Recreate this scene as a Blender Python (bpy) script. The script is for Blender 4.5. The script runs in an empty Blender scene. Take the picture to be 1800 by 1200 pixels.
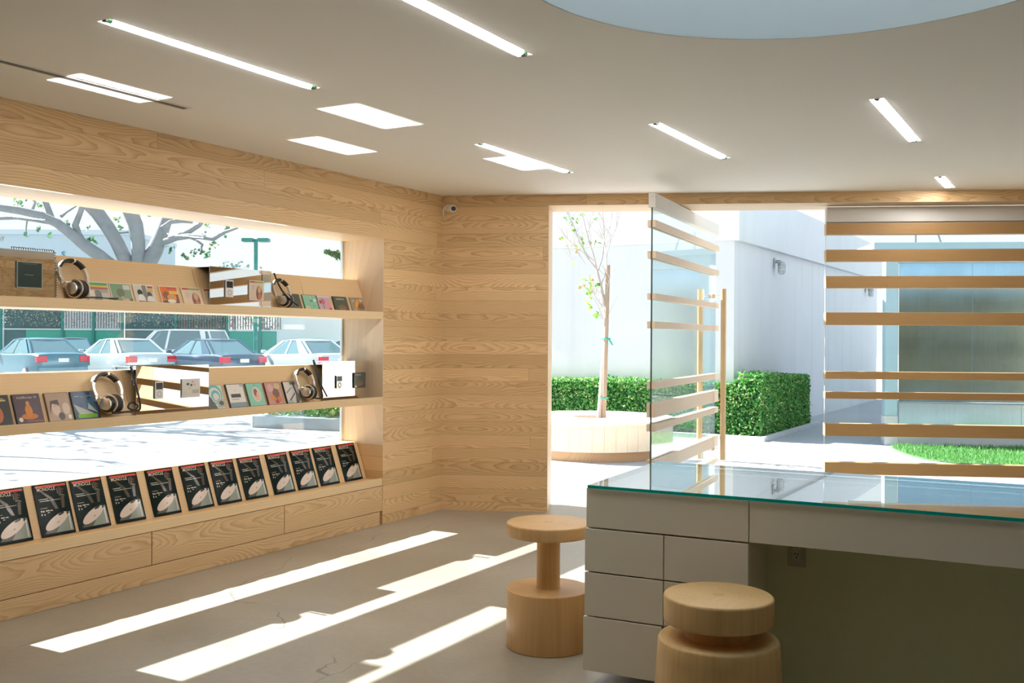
import bpy, bmesh, math, random
from mathutils import Vector, Matrix, noise
random.seed(7)
SC = bpy.context.scene
COL = SC.collection
PI = math.pi
# ------------------------------------------------------------------ camera solve
CAM = Vector((4.9423, -7.1317, 1.5))
FPX = 1735.5
R_ = Vector((0.8603, 0.5097, 0.0057)); D_ = Vector((0.0062, 0.0007, -1.0)); F_ = Vector((-0.5097, 0.8604, -0.0026))
R_.normalize(); F_.normalize(); D_ = F_.cross(R_); D_.normalize(); R_ = D_.cross(F_)
FW = Vector((-0.5097, 0.8604, 0)).normalized(); RT = Vector((0.8604, 0.5097, 0)).normalized()
FD = Vector((0.9127, 0.4085, 0)).normalized(); FN = Vector((-FD.y, FD.x, 0))       # end wall: along, outward
DD = Vector((0.9976, 0.0699, 0)).normalized(); DN = Vector((-DD.y, DD.x, 0))       # counter: along, away
UP = Vector((0, 0, 1))
def ray(px, py): return F_ + R_*((px-900)/FPX) + D_*((py-600)/FPX)
def at_plane(px, py, n, p0):
    d = ray(px, py); n = Vector(n); return CAM + d*((Vector(p0)-CAM).dot(n)/d.dot(n))
def at_x(px, py, x): return at_plane(px, py, (1,0,0), (x,0,0))
def at_z(px, py, z): return at_plane(px, py, (0,0,1), (0,0,z))
def at_depth(px, py, dep):
    d = ray(px, py); return CAM + d*(dep/d.dot(FW))

# ------------------------------------------------------------------ materials
MATS = {}
def nt(name):
    m = bpy.data.materials.new(name); m.use_nodes = True
    t = m.node_tree; t.nodes.clear()
    out = t.nodes.new('ShaderNodeOutputMaterial')
    return m, t, out
def N(t, typ, **kw):
    n = t.nodes.new(typ)
    for k, v in kw.items():
        if k.startswith('i_'): n.inputs[int(k[2:])].default_value = v
        else: setattr(n, k, v)
    return n
def L(t, a, b): t.links.new(a, b)
def M_(t, op, a, b=None, c=None):
    n = t.nodes.new('ShaderNodeMath'); n.operation = op
    for i, v in enumerate((a, b, c)):
        if v is None: continue
        if hasattr(v, 'is_linked') or hasattr(v, 'links'): t.links.new(v, n.inputs[i])
        else: n.inputs[i].default_value = v
    return n.outputs[0]
def comb(t, x, y, z):
    n = t.nodes.new('ShaderNodeCombineXYZ')
    for i, v in enumerate((x, y, z)):
        if hasattr(v, 'links'): t.links.new(v, n.inputs[i])
        else: n.inputs[i].default_value = v
    return n.outputs[0]
def rgb(c): return (c[0], c[1], c[2], 1)
def mixc(t, f, a, b):
    n = t.nodes.new('ShaderNodeMix'); n.data_type = 'RGBA'
    for s, v in ((n.inputs[0], f), (n.inputs[6], a), (n.inputs[7], b)):
        if hasattr(v, 'links'): t.links.new(v, s)
        else: s.default_value = v if not isinstance(v, tuple) else (rgb(v) if len(v) == 3 else v)
    return n.outputs[2]
def mixmul(t, a, b, f=1.0):
    n = t.nodes.new('ShaderNodeMix'); n.data_type = 'RGBA'; n.blend_type = 'MULTIPLY'; n.inputs[0].default_value = f
    for s, v in ((n.inputs[6], a), (n.inputs[7], b)):
        if hasattr(v, 'links'): t.links.new(v, s)
        else: s.default_value = rgb(v)
    return n.outputs[2]
def bsdf(t, out, col, rough=0.5, metal=0.0, spec=0.5):
    b = t.nodes.new('ShaderNodeBsdfPrincipled')
    if hasattr(col, 'links'): t.links.new(col, b.inputs['Base Color'])
    else: b.inputs['Base Color'].default_value = rgb(col)
    if hasattr(rough, 'links'): t.links.new(rough, b.inputs['Roughness'])
    else: b.inputs['Roughness'].default_value = rough
    b.inputs['Metallic'].default_value = metal
    b.inputs['Specular IOR Level'].default_value = spec
    t.links.new(b.outputs[0], out.inputs[0]); return b
def plain(name, col, rough=0.5, metal=0.0, spec=0.5, var=0.04, scale=8.0):
    """procedural flat paint / plastic / metal with a faint mottling"""
    if name in MATS: return MATS[name]
    m, t, out = nt(name)
    tc = N(t, 'ShaderNodeTexCoord'); nz = N(t, 'ShaderNodeTexNoise')
    nz.inputs['Scale'].default_value = scale; nz.inputs['Detail'].default_value = 3
    L(t, tc.outputs['Object'], nz.inputs['Vector'])
    c = mixc(t, nz.outputs[0], tuple(x*(1-var) for x in col), tuple(min(1, x*(1+var)) for x in col))
    bsdf(t, out, c, rough, metal, spec)
    MATS[name] = m; return m
def emis(name, col, s):
    m, t, out = nt(name)
    e = N(t, 'ShaderNodeEmission'); e.inputs[0].default_value = rgb(col); e.inputs[1].default_value = s
    L(t, e.outputs[0], out.inputs[0]); MATS[name] = m; return m
def wood(name, base, dark, U=(1,0,0), V=(0,0,1), W=(0,1,0), world=False, ph=None, pl=2.2, rough=0.42, rings=17.0, gs=(0.75, 9.0), contrast=0.75, tone=0.12, seam=0.55, off=0.0, spec=0.35):
    if name in MATS: return MATS[name]
    m, t, out = nt(name)
    if world: P = N(t, 'ShaderNodeNewGeometry').outputs['Position']
    else: P = N(t, 'ShaderNodeTexCoord').outputs['Object']
    def dot(ax):
        n = N(t, 'ShaderNodeVectorMath', operation='DOT_PRODUCT'); L(t, P, n.inputs[0]); n.inputs[1].default_value = ax; return n.outputs['Value']
    u, v, w = dot(U), dot(V), dot(W)
    if ph:
        vr = M_(t, 'ADD', M_(t, 'DIVIDE', v, ph), off)
        row = M_(t, 'FLOOR', vr); fr = M_(t, 'SUBTRACT', vr, row)
        wn = N(t, 'ShaderNodeTexWhiteNoise', noise_dimensions='1D'); L(t, row, wn.inputs['W'])
        ur = M_(t, 'ADD', M_(t, 'DIVIDE', u, pl), M_(t, 'MULTIPLY', wn.outputs[0], 7.0))
        colm = M_(t, 'FLOOR', ur); fu = M_(t, 'SUBTRACT', ur, colm)
        w2 = N(t, 'ShaderNodeTexWhiteNoise', noise_dimensions='2D'); L(t, comb(t, row, colm, 0.0), w2.inputs['Vector'])
        idv = w2.outputs[0]
    else:
        oi = N(t, 'ShaderNodeObjectInfo'); idv = oi.outputs['Random']
    # rings cut by the board face: distance from a wandering pith gives straight grain and cathedrals
    uu = M_(t, 'ADD', M_(t, 'MULTIPLY', u, gs[0]), M_(t, 'MULTIPLY', idv, 37.0))
    nd = N(t, 'ShaderNodeTexNoise', noise_dimensions='1D'); L(t, uu, nd.inputs['W']); nd.inputs['Scale'].default_value = 1.0; nd.inputs['Detail'].default_value = 1.0
    nw = N(t, 'ShaderNodeTexNoise'); nw.inputs['Scale'].default_value = 1.0; nw.inputs['Detail'].default_value = 2.5; nw.inputs['Roughness'].default_value = 0.55
    L(t, comb(t, M_(t, 'MULTIPLY', uu, 3.0), M_(t, 'ADD', M_(t, 'MULTIPLY', v, gs[1]), M_(t, 'MULTIPLY', idv, 11.0)), M_(t, 'MULTIPLY', w, gs[1])), nw.inputs['Vector'])
    id2 = M_(t, 'FRACT', M_(t, 'MULTIPLY', idv, 57.31))
    if ph: vv = M_(t, 'ADD', M_(t, 'MULTIPLY', M_(t, 'SUBTRACT', fr, 0.5), ph), M_(t, 'MULTIPLY', M_(t, 'SUBTRACT', id2, 0.5), 0.17))
    else: vv = M_(t, 'ADD', v, M_(t, 'MULTIPLY', M_(t, 'SUBTRACT', id2, 0.5), 0.12))
    dp = M_(t, 'ADD', M_(t, 'ADD', 0.01, M_(t, 'MULTIPLY', nd.outputs[0], 0.16)), w)
    rr = M_(t, 'SQRT', M_(t, 'ADD', M_(t, 'MULTIPLY', vv, vv), M_(t, 'MULTIPLY', dp, dp)))
    rr = M_(t, 'ADD', rr, M_(t, 'MULTIPLY', nw.outputs[0], 0.034))
    ph_ = M_(t, 'FRACT', M_(t, 'MULTIPLY', rr, rings*6.5))
    ring = M_(t, 'MULTIPLY', M_(t, 'POWER', ph_, 2.2), M_(t, 'ADD', 0.45, M_(t, 'MULTIPLY', nw.outputs[0], 0.9)))
    fv = comb(t, M_(t, 'MULTIPLY', u, 5.0), M_(t, 'MULTIPLY', v, 170.0), M_(t, 'MULTIPLY', w, 170.0))
    fb = N(t, 'ShaderNodeTexNoise'); fb.inputs['Scale'].default_value = 1.0; fb.inputs['Detail'].default_value = 2.0; L(t, fv, fb.inputs['Vector'])
    f = M_(t, 'ADD', M_(t, 'MULTIPLY', ring, contrast), M_(t, 'MULTIPLY', M_(t, 'SUBTRACT', fb.outputs[0], 0.5), 0.55))
    f = M_(t, 'MAXIMUM', M_(t, 'MINIMUM', f, 1.0), 0.0)
    c = mixc(t, f, base, dark)
    tn = M_(t, 'ADD', M_(t, 'MULTIPLY', M_(t, 'SUBTRACT', idv, 0.5), 2*tone), 1.0)
    tv = comb(t, tn, M_(t, 'POWER', tn, 1.15), M_(t, 'POWER', tn, 1.4))
    c = mixmul(t, c, tv)
    if ph:
        e = M_(t, 'MINIMUM', fr, M_(t, 'SUBTRACT', 1.0, fr))
        ln = M_(t, 'LESS_THAN', e, 0.0016/ph)
        e2 = M_(t, 'MINIMUM', fu, M_(t, 'SUBTRACT', 1.0, fu))
        ln = M_(t, 'MAXIMUM', ln, M_(t, 'LESS_THAN', e2, 0.0016/pl))
        c = mixc(t, M_(t, 'MULTIPLY', ln, seam), c, tuple(x*0.35 for x in dark))
    b = bsdf(t, out, c, rough, 0, spec)
    MATS[name] = m; return m
def log_wood(name, base, dark, rough=0.4):
    m, t, out = nt(name)
    P = N(t, 'ShaderNodeTexCoord').outputs['Object']
    s = N(t, 'ShaderNodeSeparateXYZ'); L(t, P, s.inputs[0])
    nz = N(t, 'ShaderNodeTexNoise'); nz.inputs['Scale'].default_value = 5.0; nz.inputs['Detail'].default_value = 2
    mp = N(t, 'ShaderNodeMapping'); mp.inputs['Scale'].default_value = (1,1,0.12); L(t, P, mp.inputs[0]); L(t, mp.outputs[0], nz.inputs['Vector'])
    r = M_(t, 'SQRT', M_(t, 'ADD', M_(t, 'MULTIPLY', s.outputs[0], s.outputs[0]), M_(t, 'MULTIPLY', s.outputs[1], s.outputs[1])))
    ph = M_(t, 'SINE', M_(t, 'ADD', M_(t, 'MULTIPLY', r, 520.0), M_(t, 'MULTIPLY', nz.outputs[0], 16.0)))
    ring = M_(t, 'MULTIPLY', M_(t, 'ADD', M_(t, 'MULTIPLY', ph, 0.5), 0.5), 0.30)
    n2 = N(t, 'ShaderNodeTexNoise'); n2.inputs['Scale'].default_value = 60.0; n2.inputs['Detail'].default_value = 3
    m2 = N(t, 'ShaderNodeMapping'); m2.inputs['Scale'].default_value = (1,1,0.04); L(t, P, m2.inputs[0]); L(t, m2.outputs[0], n2.inputs['Vector'])
    n3 = N(t, 'ShaderNodeTexNoise'); n3.inputs['Scale'].default_value = 7.0; n3.inputs['Detail'].default_value = 2
    m3 = N(t, 'ShaderNodeMapping'); m3.inputs['Scale'].default_value = (1,1,0.3); L(t, P, m3.inputs[0]); L(t, m3.outputs[0], n3.inputs['Vector'])
    core = M_(t, 'MULTIPLY', M_(t, 'LESS_THAN', r, M_(t, 'ADD', 0.014, M_(t, 'MULTIPLY', nz.outputs[0], 0.018))), 0.5)
    f = M_(t, 'ADD', M_(t, 'ADD', ring, core), M_(t, 'MULTIPLY', M_(t, 'SUBTRACT', n2.outputs[0], 0.45), 0.9))
    f = M_(t, 'ADD', f, M_(t, 'MULTIPLY', M_(t, 'SUBTRACT', n3.outputs[0], 0.5), 0.8))
    f = M_(t, 'MAXIMUM', M_(t, 'MINIMUM', f, 1.0), 0.0)
    c = mixc(t, f, base, dark)
    bsdf(t, out, c, rough, 0, 0.35); MATS[name] = m; return m
def glass_mat(name, tint=(0.96,0.985,0.985), ior=1.5, rough=0.0, boost=0.0):
    m, t, out = nt(name)
    tr = N(t, 'ShaderNodeBsdfTransparent'); tr.inputs[0].default_value = rgb(tint)
    gl = N(t, 'ShaderNodeBsdfGlossy'); gl.inputs['Roughness'].default_value = rough; gl.inputs[0].default_value = (1,1,1,1)
    # thin sheet: same reflectance from either face
    geo = N(t, 'ShaderNodeNewGeometry')
    dt = N(t, 'ShaderNodeVectorMath', operation='DOT_PRODUCT'); L(t, geo.outputs['Incoming'], dt.inputs[0]); L(t, geo.outputs['Normal'], dt.inputs[1])
    c = M_(t, 'ABSOLUTE', dt.outputs['Value'])
    r0 = ((ior-1)/(ior+1))**2
    f = M_(t, 'ADD', r0+boost, M_(t, 'MULTIPLY', 1-r0-boost, M_(t, 'POWER', M_(t, 'SUBTRACT', 1.0, c), 5.0)))
    mx = N(t, 'ShaderNodeMixShader'); L(t, f, mx.inputs[0]); L(t, tr.outputs[0], mx.inputs[1]); L(t, gl.outputs[0], mx.inputs[2])
    L(t, mx.outputs[0], out.inputs[0]); MATS[name] = m; return m
def leaf_mat(name, cols, trans=0.3, rough=0.45):
    m, t, out = nt(name)
    geo = N(t, 'ShaderNodeNewGeometry')
    cr = N(t, 'ShaderNodeValToRGB'); e = cr.color_ramp.elements
    e[0].color = rgb(cols[0]); e[0].position = 0; e[1].color = rgb(cols[-1]); e[1].position = 1
    for i, c in enumerate(cols[1:-1]):
        x = e.new((i+1)/(len(cols)-1)); x.color = rgb(c)
    L(t, geo.outputs['Random Per Island'], cr.inputs[0])
    b = N(t, 'ShaderNodeBsdfPrincipled'); L(t, cr.outputs[0], b.inputs['Base Color']); b.inputs['Roughness'].default_value = rough
    tl = N(t, 'ShaderNodeBsdfTranslucent'); L(t, cr.outputs[0], tl.inputs[0])
    mx = N(t, 'ShaderNodeMixShader'); mx.inputs[0].default_value = trans; L(t, b.outputs[0], mx.inputs[1]); L(t, tl.outputs[0], mx.inputs[2])
    L(t, mx.outputs[0], out.inputs[0]); MATS[name] = m; return m
def concrete(name, c1, c2, rough=0.35, cracks=0.0, scale=0.9, spec=0.4, streak=0.0, joints=None):
    m, t, out = nt(name)
    P = N(t, 'ShaderNodeNewGeometry').outputs['Position']
    n1 = N(t, 'ShaderNodeTexNoise'); n1.inputs['Scale'].default_value = scale; n1.inputs['Detail'].default_value = 5; n1.inputs['Roughness'].default_value = 0.6
    n1.inputs['Distortion'].default_value = 0.6; L(t, P, n1.inputs['Vector'])
    n2 = N(t, 'ShaderNodeTexNoise'); n2.inputs['Scale'].default_value = 28.0; n2.inputs['Detail'].default_value = 4; L(t, P, n2.inputs['Vector'])
    f = M_(t, 'ADD', M_(t, 'MULTIPLY', M_(t, 'SUBTRACT', n1.outputs[0], 0.5), 2.2), 0.5)
    f = M_(t, 'ADD', f, M_(t, 'MULTIPLY', M_(t, 'SUBTRACT', n2.outputs[0], 0.5), 0.5))
    f = M_(t, 'MAXIMUM', M_(t, 'MINIMUM', f, 1.0), 0.0)
    c = mixc(t, f, c1, c2)
    if streak:
        mp = N(t, 'ShaderNodeMapping'); mp.inputs['Scale'].default_value = (3.0,3.0,0.12); L(t, P, mp.inputs[0])
        n3 = N(t, 'ShaderNodeTexNoise'); n3.inputs['Scale'].default_value = 1.0; n3.inputs['Detail'].default_value = 4; L(t, mp.outputs[0], n3.inputs['Vector'])
        s = M_(t, 'MULTIPLY', M_(t, 'MAXIMUM', M_(t, 'SUBTRACT', n3.outputs[0], 0.52), 0.0), streak)
        c = mixc(t, s, c, tuple(x*0.6 for x in c1))
    if cracks:
        mp = N(t, 'ShaderNodeMapping'); mp.inputs['Scale'].default_value = (0.8,0.33,1); mp.inputs['Location'].default_value = (0.37,0.11,0); L(t, P, mp.inputs[0])
        ad = N(t, 'ShaderNodeMix', data_type='RGBA', blend_type='ADD'); ad.inputs[0].default_value = 0.22
        nn = N(t, 'ShaderNodeTexNoise'); nn.inputs['Scale'].default_value = 2.2; nn.inputs['Detail'].default_value = 5; L(t, P, nn.inputs['Vector'])
        L(t, mp.outputs[0], ad.inputs[6]); L(t, nn.outputs[1], ad.inputs[7])
        vo = N(t, 'ShaderNodeTexVoronoi', feature='DISTANCE_TO_EDGE'); vo.inputs['Scale'].default_value = 0.75; L(t, ad.outputs[2], vo.inputs['Vector'])
        cr = M_(t, 'MULTIPLY', M_(t, 'LESS_THAN', vo.outputs[0], 0.0013), M_(t, 'MULTIPLY', M_(t, 'GREATER_THAN', n1.outputs[0], 0.5), cracks))
        c = mixc(t, cr, c, tuple(x*0.25 for x in c1))
    if joints:
        sx = N(t, 'ShaderNodeSeparateXYZ'); L(t, P, sx.inputs[0])
        for k, (o, pp) in enumerate(joints):
            fx = M_(t, 'FRACT', M_(t, 'DIVIDE', M_(t, 'ADD', sx.outputs[k], o), pp))
            c = mixc(t, M_(t, 'MULTIPLY', M_(t, 'LESS_THAN', fx, 0.012/pp), 0.6), c, tuple(x*0.45 for x in c1))
    ro = M_(t, 'ADD', rough, M_(t, 'MULTIPLY', M_(t, 'SUBTRACT', n1.outputs[0], 0.5), 0.25))
    bsdf(t, out, c, ro, 0, spec); MATS[name] = m; return m

OAK = (0.72, 0.495, 0.262); OAKD = (0.43, 0.238, 0.095)
W_left = wood('oak_planks_left', OAK, OAKD, U=(0,1,0), V=(0,0,1), W=(1,0,0), world=True, ph=0.117, pl=4.2, off=0.35, seam=0.4)
W_end = wood('oak_planks_end', OAK, OAKD, U=tuple(FD), V=(0,0,1), W=tuple(FN), world=True, ph=0.117, pl=4.6, off=0.35, seam=0.4)
W_jamb = wood('oak_reveal', (0.78,0.64,0.48), (0.66,0.50,0.33), U=(0,0,1), V=(1,0,0), W=(0,1,0), world=True, rings=7, gs=(0.3,4.0), contrast=0.4)
W_head = wood('oak_soffit', (0.74,0.56,0.37), (0.62,0.44,0.27), U=(0,1,0), V=(1,0,0), W=(0,0,1), world=True, rings=7, gs=(0.3,4.0), contrast=0.35)
W_shelf = wood('maple_shelf', (0.75,0.555,0.325), (0.65,0.45,0.235), U=(0,1,0), V=(0,0,1), W=(1,0,0), world=True, rings=8, gs=(0.35,4.5), contrast=0.4, rough=0.38)
W_drawer = wood('oak_drawer', (0.70,0.485,0.265), (0.42,0.24,0.10), U=(0,1,0), V=(0,0,1), W=(1,0,0), rings=18, gs=(0.8,8.0), contrast=0.75, tone=0.05)
W_slat = wood('oak_slat', (0.60,0.375,0.17), (0.40,0.22,0.085), U=(1,0,0), V=(0,0,1), W=(0,1,0), rings=15, gs=(1.0,9.0), contrast=0.9, tone=0.1)
W_doorslat = wood('oak_slat_pale', (0.76,0.60,0.45), (0.62,0.44,0.29), U=(1,0,0), V=(0,0,1), W=(0,1,0), rings=10, gs=(0.6,7.0), contrast=0.45, tone=0.06)
W_pole = wood('oak_pole', (0.74,0.55,0.33), (0.58,0.38,0.19), U=(0,0,1), V=(1,0,0), W=(0,1,0), rings=8, gs=(0.4,9.0), contrast=0.45)
W_plant = wood('cedar_stave', (0.82,0.70,0.53), (0.73,0.58,0.41), U=(0,0,1), V=(1,0,0), W=(0,1,0), rings=9, gs=(0.5,4.0), contrast=0.4, rough=0.55)
W_rim = wood('cedar_rim', (0.83,0.72,0.57), (0.75,0.62,0.46), U=(1,0,0), V=(0,1,0), W=(0,0,1), rings=9, gs=(0.5,4.0), contrast=0.35, rough=0.55)
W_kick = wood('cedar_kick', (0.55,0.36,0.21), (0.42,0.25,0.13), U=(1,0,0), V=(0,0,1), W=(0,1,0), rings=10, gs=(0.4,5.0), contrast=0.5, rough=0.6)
LOG1 = log_wood('turned_log', (0.66,0.42,0.19), (0.47,0.25,0.09))
LOG2 = log_wood('turned_log_pale', (0.68,0.46,0.21), (0.46,0.27,0.10))
CEIL = plain('ceiling_plaster', (0.87,0.865,0.845), 0.7, var=0.01, scale=1.5)
WELL = plain('skylight_plaster', (0.74,0.78,0.80), 0.7, var=0.01, scale=1.5)
FLOOR = concrete('polished_concrete', (0.265,0.243,0.19), (0.42,0.395,0.335), rough=0.33, cracks=0.6, scale=0.8, spec=0.35)
GROUND = concrete('pale_paving', (0.40,0.41,0.42), (0.46,0.465,0.47), rough=0.8, scale=0.6, spec=0.2, joints=[(0.4,2.4),(0.15,2.4)])
ASPHALT = concrete('asphalt', (0.22,0.23,0.24), (0.28,0.285,0.29), rough=0.9, scale=0.5, spec=0.2)
STUCCO = concrete('painted_wall', (0.61,0.635,0.66), (0.66,0.685,0.705), rough=0.85, scale=0.8, spec=0.15, streak=0.9)
KERB = concrete('kerb_concrete', (0.52,0.54,0.55), (0.60,0.61,0.62), rough=0.85, scale=2.0, spec=0.2)
GLASS = glass_mat('window_glass', (0.965,0.985,0.985))
DGLASS = glass_mat('door_glass', (0.90,0.955,0.955), boost=0.03)
GEDGE = plain('glass_edge', (0.06,0.10,0.085), 0.15)
TGLASS = glass_mat('counter_glass', (0.93,0.965,0.96), boost=0.16)
TEDGE = plain('teal_glass_edge', (0.0,0.40,0.34), 0.12, spec=0.6)
PAINT = plain('counter_paint', (0.72,0.67,0.55), 0.42, var=0.01, scale=3)
OLIVE = plain('counter_back_paint', (0.66,0.69,0.45), 0.5, var=0.01)
MIRROR = plain('mirror', (0.93,0.93,0.93), 0.0, metal=1.0, var=0.0)
MIRRORD = plain('smoked_mirror_edge', (0.5,0.55,0.55), 0.2, metal=0.8)
WHITE = plain('white_enamel', (0.85,0.85,0.84), 0.35)
RAILP = plain('rail_paint', (0.73,0.71,0.67), 0.5, var=0.01)
BLACK = plain('black_plastic', (0.012,0.014,0.014), 0.4)
RUBBER = plain('black_rubber', (0.015,0.016,0.016), 0.6)
SILVER = plain('brushed_silver', (0.76,0.73,0.69), 0.28, metal=0.9)
STEEL = plain('bright_steel', (0.75,0.76,0.77), 0.2, metal=1.0)
GREENP = plain('green_cap', (0.01,0.16,0.03), 0.4)
TUBE = emis('lamp_tube', (1.0,0.96,0.92), 75.0)
SOIL = plain('soil', (0.22,0.16,0.11), 0.9, var=0.3, scale=20)
def flat(c, rough=0.45): return plain('ink_%02x%02x%02x' % tuple(int(x*255) for x in c), c, rough, var=0.02)

# ------------------------------------------------------------------ mesh builder
class MB:
    def __init__(s): s.v = []; s.f = []; s.mi = []; s.m = []; s.sm = []
    def slot(s, m):
        if m is None: return 0
        if m not in s.m: s.m.append(m)
        return s.m.index(m)
    def add(s, vs, fs, m=None, smooth=False):
        b = len(s.v); k = s.slot(m); s.v += [tuple(x) for x in vs]
        for f in fs: s.f.append(tuple(i+b for i in f)); s.mi.append(k); s.sm.append(smooth)
        return s
    def box(s, a, b, m=None, o=None, ax=None):
        """axis box from corner a to b; with o/ax the coordinates are in that frame"""
        x0,y0,z0 = (min(a[i],b[i]) for i in range(3)); x1,y1,z1 = (max(a[i],b[i]) for i in range(3))
        vs = [(x0,y0,z0),(x1,y0,z0),(x1,y1,z0),(x0,y1,z0),(x0,y0,z1),(x1,y0,z1),(x1,y1,z1),(x0,y1,z1)]
        if ax: o = Vector(o or (0,0,0)); vs = [o+ax[0]*x+ax[1]*y+ax[2]*z for x,y,z in vs]
        return s.add(vs, [(0,3,2,1),(4,5,6,7),(0,1,5,4),(1,2,6,5),(2,3,7,6),(3,0,4,7)], m)
    def prism(s, poly, h0, h1, m=None, axis=2):
        """polygon in the two other axes extruded along axis"""
        n = len(poly)
        def P(p, h):
            if axis == 2: return (p[0],p[1],h)
            if axis == 1: return (p[0],h,p[1])
            return (h,p[0],p[1])
        vs = [P(p,h0) for p in poly]+[P(p,h1) for p in poly]
        return s.add(vs, [tuple(range(n))[::-1], tuple(range(n,2*n))]+[(i,(i+1)%n,n+(i+1)%n,n+i) for i in range(n)], m)
    def lathe(s, prof, n=48, m=None, c=(0,0,0), smooth=True, cap=True):
        vs = []; fs = []
        for r,z in prof:
            for i in range(n):
                a = 2*PI*i/n; vs.append((c[0]+r*math.cos(a), c[1]+r*math.sin(a), c[2]+z))
        for j in range(len(prof)-1):
            for i in range(n):
                fs.append((j*n+i, j*n+(i+1)%n, (j+1)*n+(i+1)%n, (j+1)*n+i))
        if cap: fs.append(tuple(range(n))[::-1]); fs.append(tuple(range((len(prof)-1)*n, len(prof)*n)))
        return s.add(vs, fs, m, smooth)
    def tube(s, pts, rad, n=8, m=None, smooth=True, closed=False):
        pts = [Vector(p) for p in pts]; k = len(pts)
        rad = rad if isinstance(rad, (list,tuple)) else [rad]*k
        vs = []; fs = []; up = None
        for i,p in enumerate(pts):
            d = (pts[(i+1)%k]-pts[i-1]) if closed else (pts[min(i+1,k-1)]-pts[max(i-1,0)])
            if d.length < 1e-9: d = Vector((0,0,1))
            d.normalize()
            if up is None: up = Vector((0,0,1)) if abs(d.z) < 0.9 else Vector((1,0,0))
            x = d.cross(up)
            if x.length < 1e-4: x = d.orthogonal()
            x.normalize(); y = x.cross(d); y.normalize(); up = y
            for j in range(n):
                a = 2*PI*j/n; vs.append(p+(x*math.cos(a)+y*math.sin(a))*rad[i])
        for i in range(k if closed else k-1):
            i2 = (i+1)%k
            for j in range(n): fs.append((i*n+j, i*n+(j+1)%n, i2*n+(j+1)%n, i2*n+j))
        if not closed: fs.append(tuple(range(n))[::-1]); fs.append(tuple(range((k-1)*n,k*n)))
        return s.add(vs, fs, m, smooth)
    def cyl(s, a, b, r, n=20, m=None, r2=None): return s.tube([a,b], [r, r if r2 is None else r2], n, m, True)
    def disc(s, c, r, ax, n=24, m=None):
        c = Vector(c); return s.add([c+ax[0]*(r*math.cos(2*PI*i/n))+ax[1]*(r*math.sin(2*PI*i/n)) for i in range(n)], [tuple(range(n))], m)
    def build(s, name, mats=None, parent=None, bevel=0.0, seg=2, loc=None, sub=0):
        me = bpy.data.meshes.new(name); me.from_pydata(s.v, [], s.f)
        ms = s.m if s.m else ([mats] if not isinstance(mats, list) else mats)
        for m in ms: me.materials.append(m)
        if s.m: me.polygons.foreach_set('material_index', s.mi)
        me.polygons.foreach_set('use_smooth', s.sm)
        bm = bmesh.new(); bm.from_mesh(me); bmesh.ops.recalc_face_normals(bm, faces=bm.faces[:]) if len(s.f) < 6000 else None
        bm.to_mesh(me); bm.free(); me.update()
        if any(s.sm):
            try: me.set_sharp_from_angle(angle=math.radians(40))
            except Exception: pass
        o = bpy.data.objects.new(name, me); COL.objects.link(o)
        if parent is not None: o.parent = parent
        if loc is not None: o.location = loc
        if bevel:
            b = o.modifiers.new('bevel', 'BEVEL'); b.width = bevel; b.segments = seg; b.limit_method = 'ANGLE'; b.angle_limit = math.radians(50)
        if sub:
            q = o.modifiers.new('sub', 'SUBSURF'); q.levels = sub; q.render_levels = sub
        return o
def tag(o, label, cat, group=None, kind=None):
    o['label'] = label; o['category'] = cat
    if group: o['group'] = group
    if kind: o['kind'] = kind
    return o
def struct(o, label=None, cat=None):
    o['kind'] = 'structure'
    if label: o['label'] = label
    if cat: o['category'] = cat
    return o
def thing(name, label, cat, loc=(0,0,0), rz=0.0, group=None, mat=None):
    o = bpy.data.objects.new(name, None); o.empty_display_size = 0.1; COL.objects.link(o)
    if mat is not None: o.matrix_world = mat
    else: o.location = loc; o.rotation_euler = (0,0,rz)
    return tag(o, label, cat, group)
def frame(o, x, y, z):
    x, y, z, o = Vector(x), Vector(y), Vector(z), Vector(o)
    return Matrix(((x.x,y.x,z.x,o.x),(x.y,y.y,z.y,o.y),(x.z,y.z,z.z,o.z),(0,0,0,1)))
def copy_tree(o, parent=None):
    c = o.copy(); COL.objects.link(c)
    if parent is not None: c.parent = parent
    for ch in list(o.children): copy_tree(ch, c)
    return c
def text_into(mb, s, size, o, xd, zd, m, ext=0.0, align='LEFT', weight=0.0, sx=1.0):
    cu = bpy.data.curves.new('t', 'FONT'); cu.body = s; cu.size = size; cu.align_x = align; cu.resolution_u = 2; cu.offset = weight; cu.extrude = ext
    ob = bpy.data.objects.new('t', cu); COL.objects.link(ob)
    bpy.context.view_layer.update()
    me = bpy.data.meshes.new_from_object(ob.evaluated_get(bpy.context.evaluated_depsgraph_get()))
    o = Vector(o); xd = Vector(xd); zd = Vector(zd); nd = xd.cross(zd)
    mb.add([o+xd*(v.co.x*sx)+zd*v.co.y+nd*v.co.z for v in me.vertices], [tuple(p.vertices) for p in me.polygons], m)
    bpy.data.objects.remove(ob); bpy.data.curves.remove(cu); bpy.data.meshes.remove(me)

# ================================================================== THE ROOM
H = 2.75; YB = -13.0; XR = 9.5
SE = XR/FD.x                                   # end wall length
def EP(s, n, z=0.0): return FD*s + FN*n + UP*z  # end-wall coordinates
# floor polygon (through the door threshold to the outer face of the end wall)
m = MB()
TH = 0.42
pts = [(-0.44,YB-0.2), (XR+0.2,YB-0.2), tuple((FD*(SE+0.3)+FN*TH).xy), tuple((FN*TH).xy), (-0.44,0.45)]
m.prism(pts, -0.014, 0.0)
struct(m.build('floor', FLOOR), 'polished grey beige concrete floor with hairline cracks', 'floor')
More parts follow.
